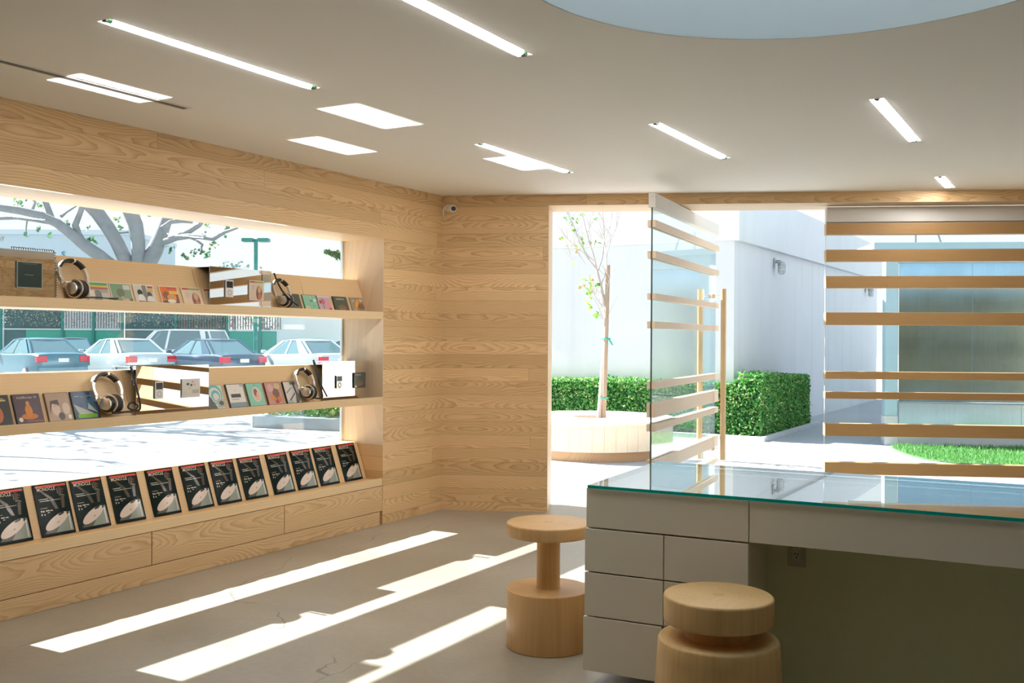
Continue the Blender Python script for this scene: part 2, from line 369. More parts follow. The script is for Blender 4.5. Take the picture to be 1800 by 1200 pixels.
# ceiling with a round opening
CX, CY, CR = 4.21, -4.0, 1.04
FIXT = [(1.557,-4.60,-3.372),(2.762,-4.58,-3.352),(1.522,-1.788,-0.533),(2.732,-1.796,-0.533),(3.955,-1.785,-0.53),(3.906,0.984,1.61)]
CP = [Vector((-0.45,YB-0.3,0)), Vector((XR+0.3,YB-0.3,0)), FD*(SE+0.3)+FN*0.45, FN*0.45+FD*-0.05, Vector((-0.45,0.45,0))]
cc_ = Vector((CX,CY,0))
angs = sorted([2*PI*i/128-PI for i in range(128)]+[math.atan2(p.y-CY,p.x-CX) for p in CP])
def cast(a):
    d = Vector((math.cos(a),math.sin(a),0)); best = None
    for k in range(len(CP)):
        p, q = CP[k], CP[(k+1)%len(CP)]; e = q-p; den = d.x*e.y-d.y*e.x
        if abs(den) < 1e-9: continue
        w = p-cc_; t_ = (w.x*e.y-w.y*e.x)/den; u_ = (w.x*d.y-w.y*d.x)/den
        if t_ > 0 and -1e-6 <= u_ <= 1+1e-6 and (best is None or t_ < best): best = t_
    return cc_+d*best
m = MB(); n = len(angs)
inn = [cc_+Vector((math.cos(a),math.sin(a),0))*CR for a in angs]; out_ = [cast(a) for a in angs]
vs = [(p.x,p.y,z) for z in (H,H+0.3) for ring in (inn,out_) for p in ring]; fs = []
for i in range(n):
    j = (i+1) % n
    fs += [(i,j,n+j,n+i),(2*n+i,3*n+i,3*n+j,2*n+j),(i,2*n+i,2*n+j,j),(n+i,n+j,3*n+j,3*n+i)]
m.add(vs, fs, CEIL)
cl_ = m.build('ceiling', CEIL); struct(cl_, 'smooth off-white plaster ceiling with a round skylight opening', 'ceiling')
m = MB()
for x,a,b in FIXT: m.box((x-0.040,a-0.004,H-0.1),(x+0.040,b+0.004,H+0.055))
cut = m.build('cutter', CEIL); bo = cl_.modifiers.new('slots','BOOLEAN'); bo.operation = 'DIFFERENCE'; bo.object = cut; bo.solver = 'EXACT'
bpy.context.view_layer.update()
nm_ = bpy.data.meshes.new_from_object(cl_.evaluated_get(bpy.context.evaluated_depsgraph_get())); cl_.modifiers.remove(bo); cl_.data = nm_; bpy.data.objects.remove(cut)
# skylight well
m = MB(); m.lathe([(CR-0.006,H-0.0005),(CR-0.006,H+0.95)], 96, WELL, (CX,CY,0), cap=False)
m.lathe([(CR+0.05,H+0.95),(CR+0.05,H+0.31)], 96, WELL, (CX,CY,0), cap=False)
w = m.build('trim_1', WELL); struct(w, 'pale blue round plaster well of the ceiling skylight', 'skylight')
dm, t, out = nt('skylight_dome')
tl = N(t, 'ShaderNodeBsdfTranslucent'); tl.inputs[0].default_value = (0.46,0.50,0.51,1); L(t, tl.outputs[0], out.inputs[0])
m = MB(); m.lathe([(CR+0.06,H+0.95),(CR*0.9,H+1.08),(CR*0.6,H+1.2),(0.02,H+1.25)], 64, dm, (CX,CY,0)); m.build('dome', dm, w)
# left wall
ZW, ZS = 2.30, 0.64        # window head, sill
YJ, YL = -0.82, -4.235      # window jambs
m = MB()
m.box((-0.45,YB,0),(0,YL,H)); m.box((-0.45,YL,ZW),(0,YJ,H)); m.box((-0.45,YJ,0),(0,0,H)); m.box((-0.46,YL,0),(-0.435,YJ,ZS))
m.prism([(0,0),(-0.45,0),(-0.45,0.5)] + [tuple((FN*0.45).xy)], 0, H)
struct(m.build('wall_left', W_left), 'left wall of horizontal pale oak planks around the long window', 'wall')
for nm, a, b, mt in (('trim_2', (-0.43,YJ-0.004,ZS), (-0.0005,YJ,ZW), W_jamb), ('trim_3', (-0.43,YL,ZS), (-0.0005,YL+0.004,ZW), W_jamb), ('trim_4', (-0.43,YL,ZW-0.004), (-0.0005,YJ,ZW), W_head)):
    o = MB().box(a, b).build(nm, mt)
    struct(o, {'trim_2': 'pale oak reveal at the right side of the long window', 'trim_3': 'pale oak reveal at the left side of the long window', 'trim_4': 'pale oak soffit above the long window'}[nm], 'window reveal')
g = MB().box((-0.428,YL,ZS),(-0.418,YJ,ZW)).build('window_1', GLASS); struct(g, 'long fixed glass pane behind the display shelves', 'window')
MB().box((-0.434,YJ-0.022,ZS),(-0.414,YJ-0.004,ZW)).build('frame', plain('window_strip',(0.62,0.70,0.74),0.4), g)
# end wall
SD0, SD1, SW1 = 0.932, 3.285, 9.9
ax = (FD, FN, UP)
m = MB()
m.box((0,0,0),(SD0,0.45,H),None,(0,0,0),ax); m.box((SD0,0,2.66),(SW1,0.45,H),None,(0,0,0),ax); m.box((SW1,0,0),(SE+0.3,0.45,H),None,(0,0,0),ax)
struct(m.build('wall_end', W_end), 'end wall of horizontal pale oak planks beside the doorway', 'wall')
o = MB().box((SD0-0.002,0.0005,0),(SD0+0.004,0.45,2.66),None,(0,0,0),ax).build('trim_5', wood('oak_reveal_end', (0.76,0.585,0.41), (0.64,0.46,0.29), U=(0,0,1), V=tuple(FN), W=tuple(FD), world=True, rings=7, gs=(0.3,4.0), contrast=0.35)); struct(o, 'pale oak left reveal of the doorway', 'door reveal')
o = MB().box((SD0,0.0005,2.656),(SW1,0.45,2.661),None,(0,0,0),ax).build('trim_6', wood('oak_soffit_end', (0.76,0.585,0.41), (0.64,0.46,0.29), U=tuple(FD), V=tuple(FN), W=(0,0,1), world=True, rings=7, gs=(0.3,4.0), contrast=0.35)); struct(o, 'pale oak soffit over the doorway and slatted glazing', 'door reveal')
# walls behind the camera
m = MB(); m.box((XR,YB,0),(XR+0.3,SE*FD.y+0.6,H)); struct(m.build('wall_right', wood('oak_right', OAK, OAKD, U=(0,1,0), V=(0,0,1), W=(1,0,0), world=True, ph=0.117, pl=2.6)), 'right wall of oak planks', 'wall')
m = MB(); m.box((-0.45,YB-0.3,0),(XR+0.3,YB,H)); struct(m.build('wall_back', plain('white_plaster',(0.78,0.76,0.72),0.7,var=.01)), 'back wall of pale plaster', 'wall')

# ------------------------------------------------------------------ slatted glazing right of the door
SLATS = [(0.361,0.462),(0.688,0.794),(1.006,1.064),(1.175,1.238),(1.635,1.743),(1.950,2.052),(2.177,2.278),(2.406,2.504)]
WF = frame(EP(SD1+0.02,0.20), FD, FN, UP)
w2 = thing('window_2', 'fixed glazing with horizontal oak slats right of the door', 'window', mat=WF); w2['kind'] = 'structure'
WL = SW1-SD1-0.02
MB().box((0,0,0.0),(WL,0.012,2.62)).build('pane', GLASS, w2)
MB().box((-0.003,-0.001,0.0),(0.0,0.013,2.62)).build('pane_edge', plain('white_edge',(0.8,0.88,0.9),0.2), w2)
MB().box((0,-0.035,2.514),(WL,0.047,2.64)).build('top_rail', RAILP, w2)
for k,(z0,z1) in enumerate(SLATS):
    MB().box((-0.004,-0.04,z0),(WL,-0.001,z1)).build('slat', W_slat, w2, bevel=0.002)
    MB().box((-0.004,0.013,z0),(WL,0.052,z1)).build('slat', W_slat, w2, bevel=0.002)
# ------------------------------------------------------------------ pivot door
PV = Vector((-0.1174,0.9931,0)).normalized(); PNn = Vector((PV.y,-PV.x,0))
P1 = Vector((1.941,0.076,0))
DF = frame(P1, PV, -PNn, UP)            # local x along door, y towards far (left) face, -y to the room
d1 = thing('door_1', 'open glass pivot door with horizontal oak slats and pole handles', 'door', mat=DF); d1['kind'] = 'structure'
DLn = 2.29
MB().box((0,-0.006,0.012),(DLn,0.006,2.60)).build('glass_pane', DGLASS, d1)
MB().box((-0.003,-0.0062,0.012),(0.0,0.0062,2.60)).build('glass_edge', GEDGE, d1)
MB().box((-0.004,-0.028,2.535),(DLn+0.03,0.028,2.648)).build('top_rail', RAILP, d1, bevel=0.003)
for z0,z1 in [(2.379,2.436),(2.136,2.194),(1.815,1.864),(1.590,1.644),(1.114,1.172),(0.890,1.005),(0.782,0.838),(0.448,0.557),(0.283,0.333)]:
    for y0,y1 in ((-0.033,-0.0065),(0.0065,0.033)):
        MB().box((-0.012,y0,z0),(DLn+0.025,y1,z1)).build('slat', W_doorslat, d1, bevel=0.002)
for sgn in (-1,1):
    h = MB().tube([(2.14,sgn*0.115,0.33),(2.14,sgn*0.115,2.0)], 0.027, 20).build('handle_pole', W_pole, d1)
for zz in (1.93,0.44):
    MB().tube([(2.14,-0.115,zz),(2.14,0.115,zz)], 0.005, 8).build('handle_rod', STEEL, d1)
    MB().box((2.115,-0.032,zz-0.022),(2.165,-0.007,zz+0.022)).box((2.115,0.007,zz-0.022),(2.165,0.032,zz+0.022)).build('rod_block', W_doorslat, d1, bevel=0.003)
MB().box((1.05,-0.03,0.0),(1.25,0.03,0.011)).build('pivot_plate', STEEL, d1)

# ------------------------------------------------------------------ ceiling lights
def light_fixture(x, y0, y1, label, group=None):
    t = thing('tube_light', label, 'ceiling light', (x,(y0+y1)/2,H), 0, 'slim tube lights set in rows on the ceiling')
    h = (y1-y0)/2
    hh = h+0.003
    mh = MB(); mh.box((-0.039,-hh,0.050),(0.039,hh,0.054)); mh.box((-0.039,-hh,0.0),(-0.036,hh,0.0499)); mh.box((0.036,-hh,0.0),(0.039,hh,0.0499)); mh.box((-0.0359,-hh,0.0),(0.0359,-hh+0.003,0.0499)); mh.box((-0.0359,hh-0.003,0.0),(0.0359,hh,0.0499))
    mh.build('housing', WHITE, t)
    MB().tube([(0,-h+0.03,0.010),(0,h-0.03,0.010)], 0.0145, 12).build('tube', TUBE, t)
    for s in (-1,1):
        MB().tube([(0,s*(h-0.036),0.010),(0,s*(h-0.016),0.010)], 0.0152, 14).build('end_cap', GREENP, t)
        MB().box((-0.012,s*(h-0.016),-0.005),(0.012,s*(h-0.002),0.048)).build('socket', BLACK, t, bevel=0.002)
for (x_, a_, b_), l_ in zip(FIXT, ['tube light nearest the vent slot and the long window, at far left of the ceiling', 'tube light cut by the top edge of the picture left of the round skylight', 'tube light touching a bright sun patch above the corner of the room', 'slanting tube light above the left end of the open glass door', 'steep tube light at right below the round skylight', 'smallest, farthest tube light just above the slatted glazing']):
    light_fixture(x_, a_, b_, l_)
# linear air slot
t = thing('air_slot', 'thin black linear air slot in the ceiling above the window wall', 'air vent', (0.652,-4.35,H))
MB().box((-0.034,-1.1,-0.003),(0.034,0.965,-0.0005)).build('frame', plain('slot_frame',(0.70,0.67,0.62),0.5), t)
MB().box((-0.016,-1.08,-0.005),(0.016,0.945,-0.0031)).build('slot', BLACK, t)
# security camera
cp = EP(0.085,0,2.63)
t = thing('security_camera', 'small white bullet security camera on the end wall near the corner', 'camera', mat=frame(cp, FD, -FN, UP))
MB().tube([(-0.03,0.0,0.01),(-0.03,0.02,0.01)], 0.03, 20).build('mount', WHITE, t)
MB().tube([(-0.03,0.02,0.01),(-0.015,0.05,0.0)], 0.012, 12).build('arm', WHITE, t)
MB().tube([(-0.03,0.03,0.008),(0.0,0.06,0.002),(0.034,0.13,-0.01),(0.038,0.138,-0.011)], [0.024,0.03,0.03,0.027], 20).build('housing', WHITE, t)
MB().tube([(0.0377,0.1375,-0.011),(0.041,0.143,-0.012)], 0.021, 20).build('lens', BLACK, t)
MB().tube([(-0.035,0.015,0.025),(-0.06,0.03,0.02),(-0.075,0.03,-0.02),(-0.072,0.015,-0.055),(-0.07,0.002,-0.06)], 0.004, 8).tube([(-0.04,0.02,0.02),(-0.055,0.03,0.01),(-0.068,0.025,-0.02),(-0.07,0.015,-0.05)], 0.003, 8).build('cable', WHITE, t)

# ================================================================== DISPLAY SHELVES
def tray(t, zb, zl, zf, zt, xt, seams, y0=YL+0.006, y1=YJ-0.006):
    """open display tray: front lip, floor, leaning back boards and the ledge behind them; returns panel line"""
    k = (xt+0.171)/(zt-zf) if False else None
    xb = PB(zb, zf)
    MB().box((-0.02,y0,zb),(0.0,y1,zl)).build('front_lip', W_shelf, t, bevel=0.0015)
    MB().box((-0.41,y0,zb),(-0.0205,y1,zb+0.012)).build('underside', W_shelf, t)
    MB().box((xb-0.02,y0,zb+0.0125),(-0.0205,y1,zf)).build('tray_floor', W_shelf, t)
    ys = [y0]+seams+[y1]
    for a,b in zip(ys[:-1], ys[1:]):
        MB().prism([(xb,zf+0.0005),(xt,zt),(xt-0.018,zt),(xb-0.0185,zf+0.0005)], a+(0.0015 if a != y0 else 0), b-(0.0015 if b != y1 else 0), axis=1).build('back_board', W_shelf, t)
    MB().box((-0.41,y0,zt-0.02),(xt-0.0185,y1,zt)).build('ledge', W_shelf, t)
    MB().box((-0.41,y0,zb+0.0125),(-0.398,y1,zt-0.0205)).build('rear_board', W_shelf, t)
def PB(zb, zf): return SLOPE[0] + (zf-(zb))*SLOPE[1]
SLOPE = [-0.1467, -0.3834]     # panel x at tray bottom and its lean
def panel_x(zb, z): return SLOPE[0] + (z-zb)*SLOPE[1]
UZ, MZ, BZ = 1.655, 0.974, 0.315
UF, MF, BF = UZ+0.036, MZ+0.036, BZ+0.047
t = thing('display_shelf', 'upper pale wood display shelf holding discs and two mirrors across the window', 'shelf', group='wooden display shelves across the window')
tray(t, UZ, 1.712, UF, 1.971, panel_x(UZ,1.971), [-3.55,-2.55,-1.52])
t = thing('display_shelf', 'middle pale wood display shelf holding headphones and discs below the parked cars', 'shelf', group='wooden display shelves across the window')
tray(t, MZ, 1.029, MF, 1.291, panel_x(MZ,1.291), [-3.10,-1.45])
t = thing('drawer_cabinet', 'low oak drawer cabinet with a sloping magazine rack under the window', 'cabinet')
SLOPE = [-0.146, -0.36]
tray(t, BZ, 0.374, BF, 0.652, panel_x(BZ,0.652), [])
SLOPE_B = list(SLOPE); SLOPE = [-0.1467,-0.3834]
MB().box((-0.42,YL+0.006,0.0),(-0.022,YJ-0.006,0.3145)).build('carcass', W_shelf, t)
for a,b in ((YL+0.006,-3.080),(-3.073,-1.940),(-1.933,YJ-0.004)):
    dw = MB().box((-0.0215,-(b-a)/2,-0.0995),(0.0,(b-a)/2,0.0995)).build('drawer', W_drawer, t, bevel=0.001); dw.location = (0,(a+b)/2,0.2115)
pl = MB().box((-0.0215,-1.67,0.0),(0.0,1.67,0.1065)).build('plinth', W_drawer, t, bevel=0.001); pl.location = (0,(YL+YJ)/2,0.001)

def on_panel(y, zb, zf, sl=None, lift=0.0):
    """frame of a thing leaning on the back board, standing on the tray floor: x right, y into the board, z up the board"""
    s = sl or SLOPE
    zx = Vector((s[1],0,1)).normalized(); yx = zx.cross(Vector((0,1,0)))
    if yx.x > 0: yx = -yx
    return frame(Vector((s[0]+(zf-zb)*s[1],y,zf)) - yx*(0.0015+lift) + zx*0.001, (0,1,0), yx, zx)

# ================================================================== PRINTED THINGS
def art_into(mb, w, h, yf, layers, z0=0.0):
    """flat printed shapes on the front face (y = yf, facing -y); coordinates 0..1 across w and h"""
    for k, (kind, data, colr) in enumerate(layers):
        y = yf - 0.00025*(k+1); mt = flat(colr)
        if kind == 'r':
            x0,y0,x1,y1 = data; P = [(x0,y0),(x1,y0),(x1,y1),(x0,y1)]
        elif kind == 'e':
            cx,cy,rx,ry = data[:4]; a0 = data[4] if len(data) > 4 else 0
            P = []
            for i in range(20):
                a = 2*PI*i/20; ex, ey = rx*math.cos(a), ry*math.sin(a)
                P.append((cx+ex*math.cos(a0)-ey*math.sin(a0), cy+ex*math.sin(a0)+ey*math.cos(a0)))
        else: P = data
        P = [(min(1,max(0,p[0])), min(1,max(0,p[1]))) for p in P]
        mb.add([(-w/2+p[0]*w, y, z0+p[1]*h) for p in P], [tuple(range(len(P)))], mt)
def case_mesh(w, h, d, edge, base, layers, title=None):
    mb = MB(); mb.box((-w/2,-d,0),(w/2,0,h), flat(edge))
    b = 0.004
    mb.add([(-w/2+b,-d-0.0003,b),(w/2-b,-d-0.0003,b),(w/2-b,-d-0.0003,h-b),(-w/2+b,-d-0.0003,h-b)], [(0,1,2,3)], flat(base, 0.25))
    art_into(mb, w-2*b, h-2*b, -d-0.0003, layers, b)
    if title:
        s, size, x, z, c = title[:5]
        text_into(mb, s, size*h, (-w/2+x*w, -d-0.0003-0.00025*(len(layers)+2), z*h), (1,0,0), (0,0,1), flat(c), align=title[5] if len(title) > 5 else 'LEFT')
    return mb
CREAM = (0.80,0.74,0.62); WH = (0.82,0.80,0.76); DK = (0.02,0.022,0.025); SKIN = (0.62,0.36,0.23); GRN = (0.20,0.38,0.22); TEAL = (0.22,0.55,0.47)
ORG = (0.78,0.20,0.05); RED = (0.55,0.05,0.04); YEL = (0.75,0.55,0.10); GRY = (0.35,0.36,0.35); PINK = (0.70,0.30,0.38); NAVY = (0.03,0.08,0.18); BRN = (0.22,0.11,0.06)
BAR = [('r',(0,0.9,1,1),(0.45,0.10,0.06)),('r',(0.35,0.9,1,1),(0.30,0.35,0.12))]
ART = {
 'stripes': (WH,(0.42,0.44,0.42),[('r',(0,.86,1,1),(0.12,0.36,0.14)),('r',(0,.76,1,.87),(0.66,0.55,0.14)),('r',(0,.68,1,.77),(0.42,0.12,0.10)),('e',(.45,.30,.22,.34),(0.16,0.18,0.17)),('r',(.04,.30,.30,.62),CREAM),('r',(.62,.12,.95,.5),(0.55,0.56,0.54))]),
 'garden': (WH,(0.24,0.36,0.25),[('e',(.25,.8,.28,.2),(0.16,0.36,0.2)),('p',[(.6,0),(1,.35),(1,0)],(0.10,0.14,0.11)),('p',[(.45,.2),(.75,.3),(.95,.05),(.5,0)],(0.55,0.42,0.36)),('e',(.45,.55,.2,.22),(0.13,0.17,0.12)),('r',(.62,.72,.95,.95),(0.62,0.66,0.62)),('e',(.5,.32,.07,.06),SKIN)]),
 'bwpair': (WH,(0.62,0.62,0.60),[('r',(.4,.2,.62,1),(0.20,0.21,0.2)),('e',(.25,.62,.14,.16),DK),('e',(.27,.28,.2,.26),(0.78,0.78,0.76)),('e',(.75,.52,.13,.16),(0.08,0.08,0.08)),('e',(.75,.25,.2,.22),(0.74,0.74,0.72)),('p',[(0,0),(1,0),(1,.16),(.1,.2)],(0.05,0.055,0.05)),('r',(.66,.66,.96,.80),(0.62,0.42,0.08)),('r',(.70,.86,.98,.96),(0.45,0.10,0.08))]),
 'orange': (WH,ORG,[('e',(.3,.55,.2,.2),BRN),('r',(.5,.62,1,.78),YEL),('e',(.6,.45,.28,.16),(0.66,0.33,0.10)),('p',[(0,0),(1,0),(1,.2),(.5,.34),(0,.22)],(0.06,0.07,0.06)),('e',(.55,.25,.25,.1),CREAM),('r',(.4,.88,1,.96),(0.5,0.08,0.05)),('r',(.86,.1,1,.6),(0.16,0.06,0.04))]),
 'portrait': (CREAM,(0.74,0.60,0.45),BAR+[('e',(.68,.36,.22,.40),(0.20,0.10,0.06)),('e',(.70,.55,.13,.20),SKIN),('e',(.72,.16,.12,.2),(0.55,0.20,0.13)),('r',(.14,.5,.34,.78),(0.55,0.50,0.48))]),
 'plaindark': (DK,(0.075,0.10,0.085),[('r',(.3,.50,.66,.52),(0.30,0.33,0.27)),('e',(.12,.08,.08,.07),(0.6,0.62,0.58))]),
 'mint': ((0.10,0.22,0.16),(0.26,0.56,0.42),[('e',(.2,.2,.2,.16),(0.48,0.56,0.28)),('e',(.85,.7,.1,.1),(0.62,0.72,0.62)),('r',(.46,.6,.68,.7),(0.10,0.22,0.16)),('e',(.55,.85,.08,.1),(0.52,0.48,0.40)),('e',(.7,.35,.12,.05),(0.14,0.34,0.25))]),
 'flowers': ((0.55,0.40,0.46),(0.55,0.44,0.52),[('e',(.8,.45,.22,.25),PINK),('e',(.38,.66,.15,.18),(0.58,0.10,0.24)),('e',(.16,.62,.1,.12),BRN),('p',[(.3,0),(.36,0),(.4,.55),(.34,.55)],(0.20,0.12,0.09)),('e',(.88,.15,.12,.12),(0.38,0.03,0.12)),('r',(0,.9,1,1),(0.70,0.62,0.66))]),
 'darkbuds': (DK,(0.085,0.105,0.085),[('e',(.5,.3,.3,.2),(0.16,0.13,0.06)),('e',(.66,.25,.12,.1),(0.35,0.10,0.07)),('e',(.4,.2,.1,.1),(0.26,0.14,0.06)),('e',(.14,.08,.09,.08),(0.6,0.62,0.56))]),
 'collage': ((0.28,0.28,0.27),(0.34,0.27,0.2),[('e',(.45,.62,.12,.36,-.5),(0.80,0.38,0.04)),('e',(.75,.45,.25,.2),(0.22,0.12,0.07)),('e',(.82,.85,.12,.1),(0.6,0.58,0.52)),('e',(.25,.25,.14,.1),(0.5,0.30,0.16)),('r',(.35,.06,.95,.14),(0.5,0.55,0.55)),('e',(.2,.8,.12,.1),(0.44,0.44,0.42))]),
 'ember': (DK,(0.03,0.03,0.03),[('e',(.5,.35,.22,.3),(0.42,0.12,0.04)),('r',(.2,.8,.9,.86),(0.5,0.42,0.2))]),
 'seated': (DK,(0.085,0.055,0.075),[('e',(.5,.22,.32,.11),(0.55,0.20,0.05)),('e',(.5,.42,.14,.22),(0.62,0.24,0.05)),('e',(.5,.68,.07,.09),(0.66,0.30,0.08)),('e',(.13,.12,.08,.08),(0.72,0.72,0.70)),('r',(.35,.03,.98,.07),(0.34,0.10,0.09))]),
 'faces': ((0.20,0.14,0.10),(0.46,0.36,0.28),[('p',[(0,.3),(.2,.75),(1,.85),(1,1),(0,1)],(0.42,0.30,0.22)),('e',(.36,.45,.19,.27),(0.68,0.56,0.47)),('p',[(.05,.2),(.15,.72),(.5,.76),(.6,.3),(.52,.55),(.22,.62)],(0.08,0.06,0.05)),('e',(.8,.42,.16,.22),(0.66,0.56,0.48)),('e',(.55,.15,.14,.14),(0.10,0.09,0.08)),('e',(.9,.12,.08,.08),WH),('r',(.28,.52,.34,.54),DK),('r',(.42,.52,.48,.54),DK)]),
 'night': ((0.02,0.03,0.05),NAVY,[('p',[(.45,.55),(1,.95),(1,.25)],(0.05,0.16,0.30)),('p',[(0,.55),(.95,.1),(.2,.1)],(0.52,0.58,0.55)),('p',[(.62,.58),(.98,.18),(.58,.36)],(0.55,0.62,0.60)),('r',(.1,.03,.9,.17),(0.16,0.48,0.02)),('r',(.1,.82,.3,.85),(0.42,0.48,0.54)),('r',(.34,.80,.5,.83),(0.36,0.42,0.5)),('r',(.55,.82,.8,.85),(0.42,0.48,0.54))]),
 'waves': ((0.3,0.3,0.28),(0.62,0.66,0.62),[('e',(.5,.62,.46,.42),(0.14,0.48,0.53)),('e',(.52,.58,.36,.33),(0.66,0.70,0.66)),('e',(.54,.54,.27,.25),(0.14,0.48,0.53)),('e',(.55,.5,.18,.17),(0.68,0.70,0.66)),('p',[(0,0),(.5,0),(.2,.5),(0,.6)],(0.10,0.11,0.10)),('r',(.55,.04,.98,.4),(0.42,0.46,0.42)),('e',(.78,.22,.15,.1),(0.1,0.12,0.11))]),
 'letter': ((0.05,0.08,0.10),(0.76,0.74,0.70),[('r',(.15,.42,.75,.58),(0.05,0.07,0.075)),('r',(0,0,1,.2),(0.22,0.32,0.40)),('r',(.15,.32,.6,.36),(0.4,0.4,0.4)),('e',(.45,.72,.03,.02),(0.3,0.3,0.3)),('r',(.8,.88,1,1),(0.42,0.46,0.46))]),
 'cameo': ((0.10,0.24,0.18),(0.27,0.60,0.51),[('e',(.55,.5,.27,.33),(0.78,0.74,0.68)),('e',(.55,.5,.23,.29),(0.70,0.50,0.44)),('e',(.5,.58,.12,.18),(0.26,0.10,0.07)),('e',(.6,.4,.1,.2),(0.72,0.46,0.40)),('r',(.42,.92,.62,.95),(0.15,0.3,0.25))]),
 'blooms': ((0.25,0.06,0.05),(0.52,0.33,0.30),[('e',(.6,.5,.22,.24),(0.20,0.11,0.08)),('e',(.35,.3,.16,.13),(0.62,0.24,0.08)),('e',(.75,.22,.14,.13),(0.60,0.18,0.08)),('e',(.3,.75,.2,.18),(0.62,0.36,0.40)),('e',(.75,.82,.2,.14),(0.56,0.44,0.26)),('e',(.55,.12,.12,.1),(0.35,0.06,0.05))]),
 'branches': (DK,(0.66,0.64,0.63),[('r',(.45,.86,.95,.98),(0.12,0.13,0.13)),('p',[(.6,0),(.72,.4),(.62,.9),(.74,.9),(.82,.4),(.8,0)],(0.10,0.11,0.11)),('p',[(.05,.5),(.5,.75),(.5,.70),(.1,.45)],(0.24,0.24,0.24)),('p',[(.1,.1),(.66,.5),(.66,.42),(.2,.06)],(0.13,0.13,0.14)),('e',(.85,.25,.12,.2),(0.22,0.23,0.23)),('r',(0,0,.4,.12),(0.36,0.42,0.48))]),
 'dots': (WH,(0.74,0.71,0.66),[('e',(.3,.74,.09,.08),(0.12,0.12,0.09)),('e',(.5,.68,.07,.07),(0.10,0.10,0.10)),('e',(.58,.86,.06,.06),PINK),('e',(.68,.7,.05,.05),(0.60,0.35,0.40)),('e',(.4,.5,.1,.07),(0.62,0.56,0.50)),('r',(.55,.2,.95,.42),(0.50,0.48,0.45)),('e',(.15,.3,.1,.1),(0.70,0.66,0.48))]),
 'teal': ((0.36,0.44,0.42),(0.012,0.035,0.032),[('r',(.28,.49,.66,.51),(0.16,0.20,0.15)),('r',(.2,.93,.8,.95),(0.08,0.10,0.06))]),
}
def disc_case(art, y, w, zb, zf, h, label, group, d=0.009, title=None):
    e, b, ly = ART[art]
    o = case_mesh(w, h, d, e, b, ly, title).build('cd_case')
    o.matrix_world = on_panel(y, zb, zf)
    return tag(o, label, 'cd', group)
G1 = 'discs in a row on the upper display shelf'; G2 = 'discs in a row on the middle display shelf'
hU = 0.139; hM = 0.172
for art, y0, y1, lb, ti in [
  ('stripes',-3.40,-3.252,'disc case with green, yellow and red stripes beside the left headphones on the upper shelf',None),
  ('garden',-3.240,-3.088,'disc case with a leafy green picture and white border on the upper shelf',None),
  ('bwpair',-3.066,-2.918,'disc case with a black and white photo of two people on the upper shelf',None),
  ('orange',-2.872,-2.729,'bright orange disc case with yellow bar on the upper shelf',None),
  ('portrait',-2.694,-2.540,'cream disc case with a long-haired portrait, fully visible on the upper shelf',None),
  ('portrait',-2.510,-2.362,'cream portrait disc case half hidden behind the left edge of the upper right mirror',None),
  ('plaindark',-1.735,-1.588,'plain dark green disc case behind the right headphones on the upper shelf',None),
  ('mint',-1.556,-1.405,'mint green disc case on the upper shelf',None),
  ('flowers',-1.394,-1.252,'lilac disc case with pink flowers on the upper shelf',None),
  ('darkbuds',-1.214,-1.046,'dark disc case with white lettering across its top on the upper shelf',('buddha-bar',0.15,0.22,0.80,WH)),
  ('collage',-1.008,-0.847,'brown collage disc case with an orange streak, rightmost on the upper shelf',None)]:
    disc_case(art, (y0+y1)/2, y1-y0, UZ, UF, hU, lb, G1, title=ti)
for art, y0, y1, lb, ti in [
  ('ember',-4.04,-3.876,'black disc box with orange glow, cut by left picture edge',('BAR',0.10,0.62,0.84,(0.5,0.42,0.2))),
  ('seated',-3.853,-3.691,'dark disc box with an orange seated figure on the middle shelf',('buddha-bar IX',0.12,0.14,0.84,(0.62,0.6,0.58))),
  ('faces',-3.660,-3.510,'brown disc box with pale faces on the middle shelf',None),
  ('night',-3.494,-3.327,'night blue disc box with bright green band beside the middle shelf headphones',None),
  ('waves',-2.492,-2.342,'disc box with blue curved waves at the right edge of the middle left mirror',None),
  ('letter',-2.301,-2.145,'white disc box with a black label bar on the middle shelf',None),
  ('cameo',-2.119,-1.965,'turquoise disc box with an oval cameo on the middle shelf',None),
  ('blooms',-1.939,-1.780,'reddish disc box with orange blooms on the middle shelf',None),
  ('branches',-1.751,-1.598,'grey disc box with dark branches beside the right headphones on the middle shelf',None)]:
    disc_case(art, (y0+y1)/2, y1-y0, MZ, MF, hM, lb, G2, d=0.014, title=ti)

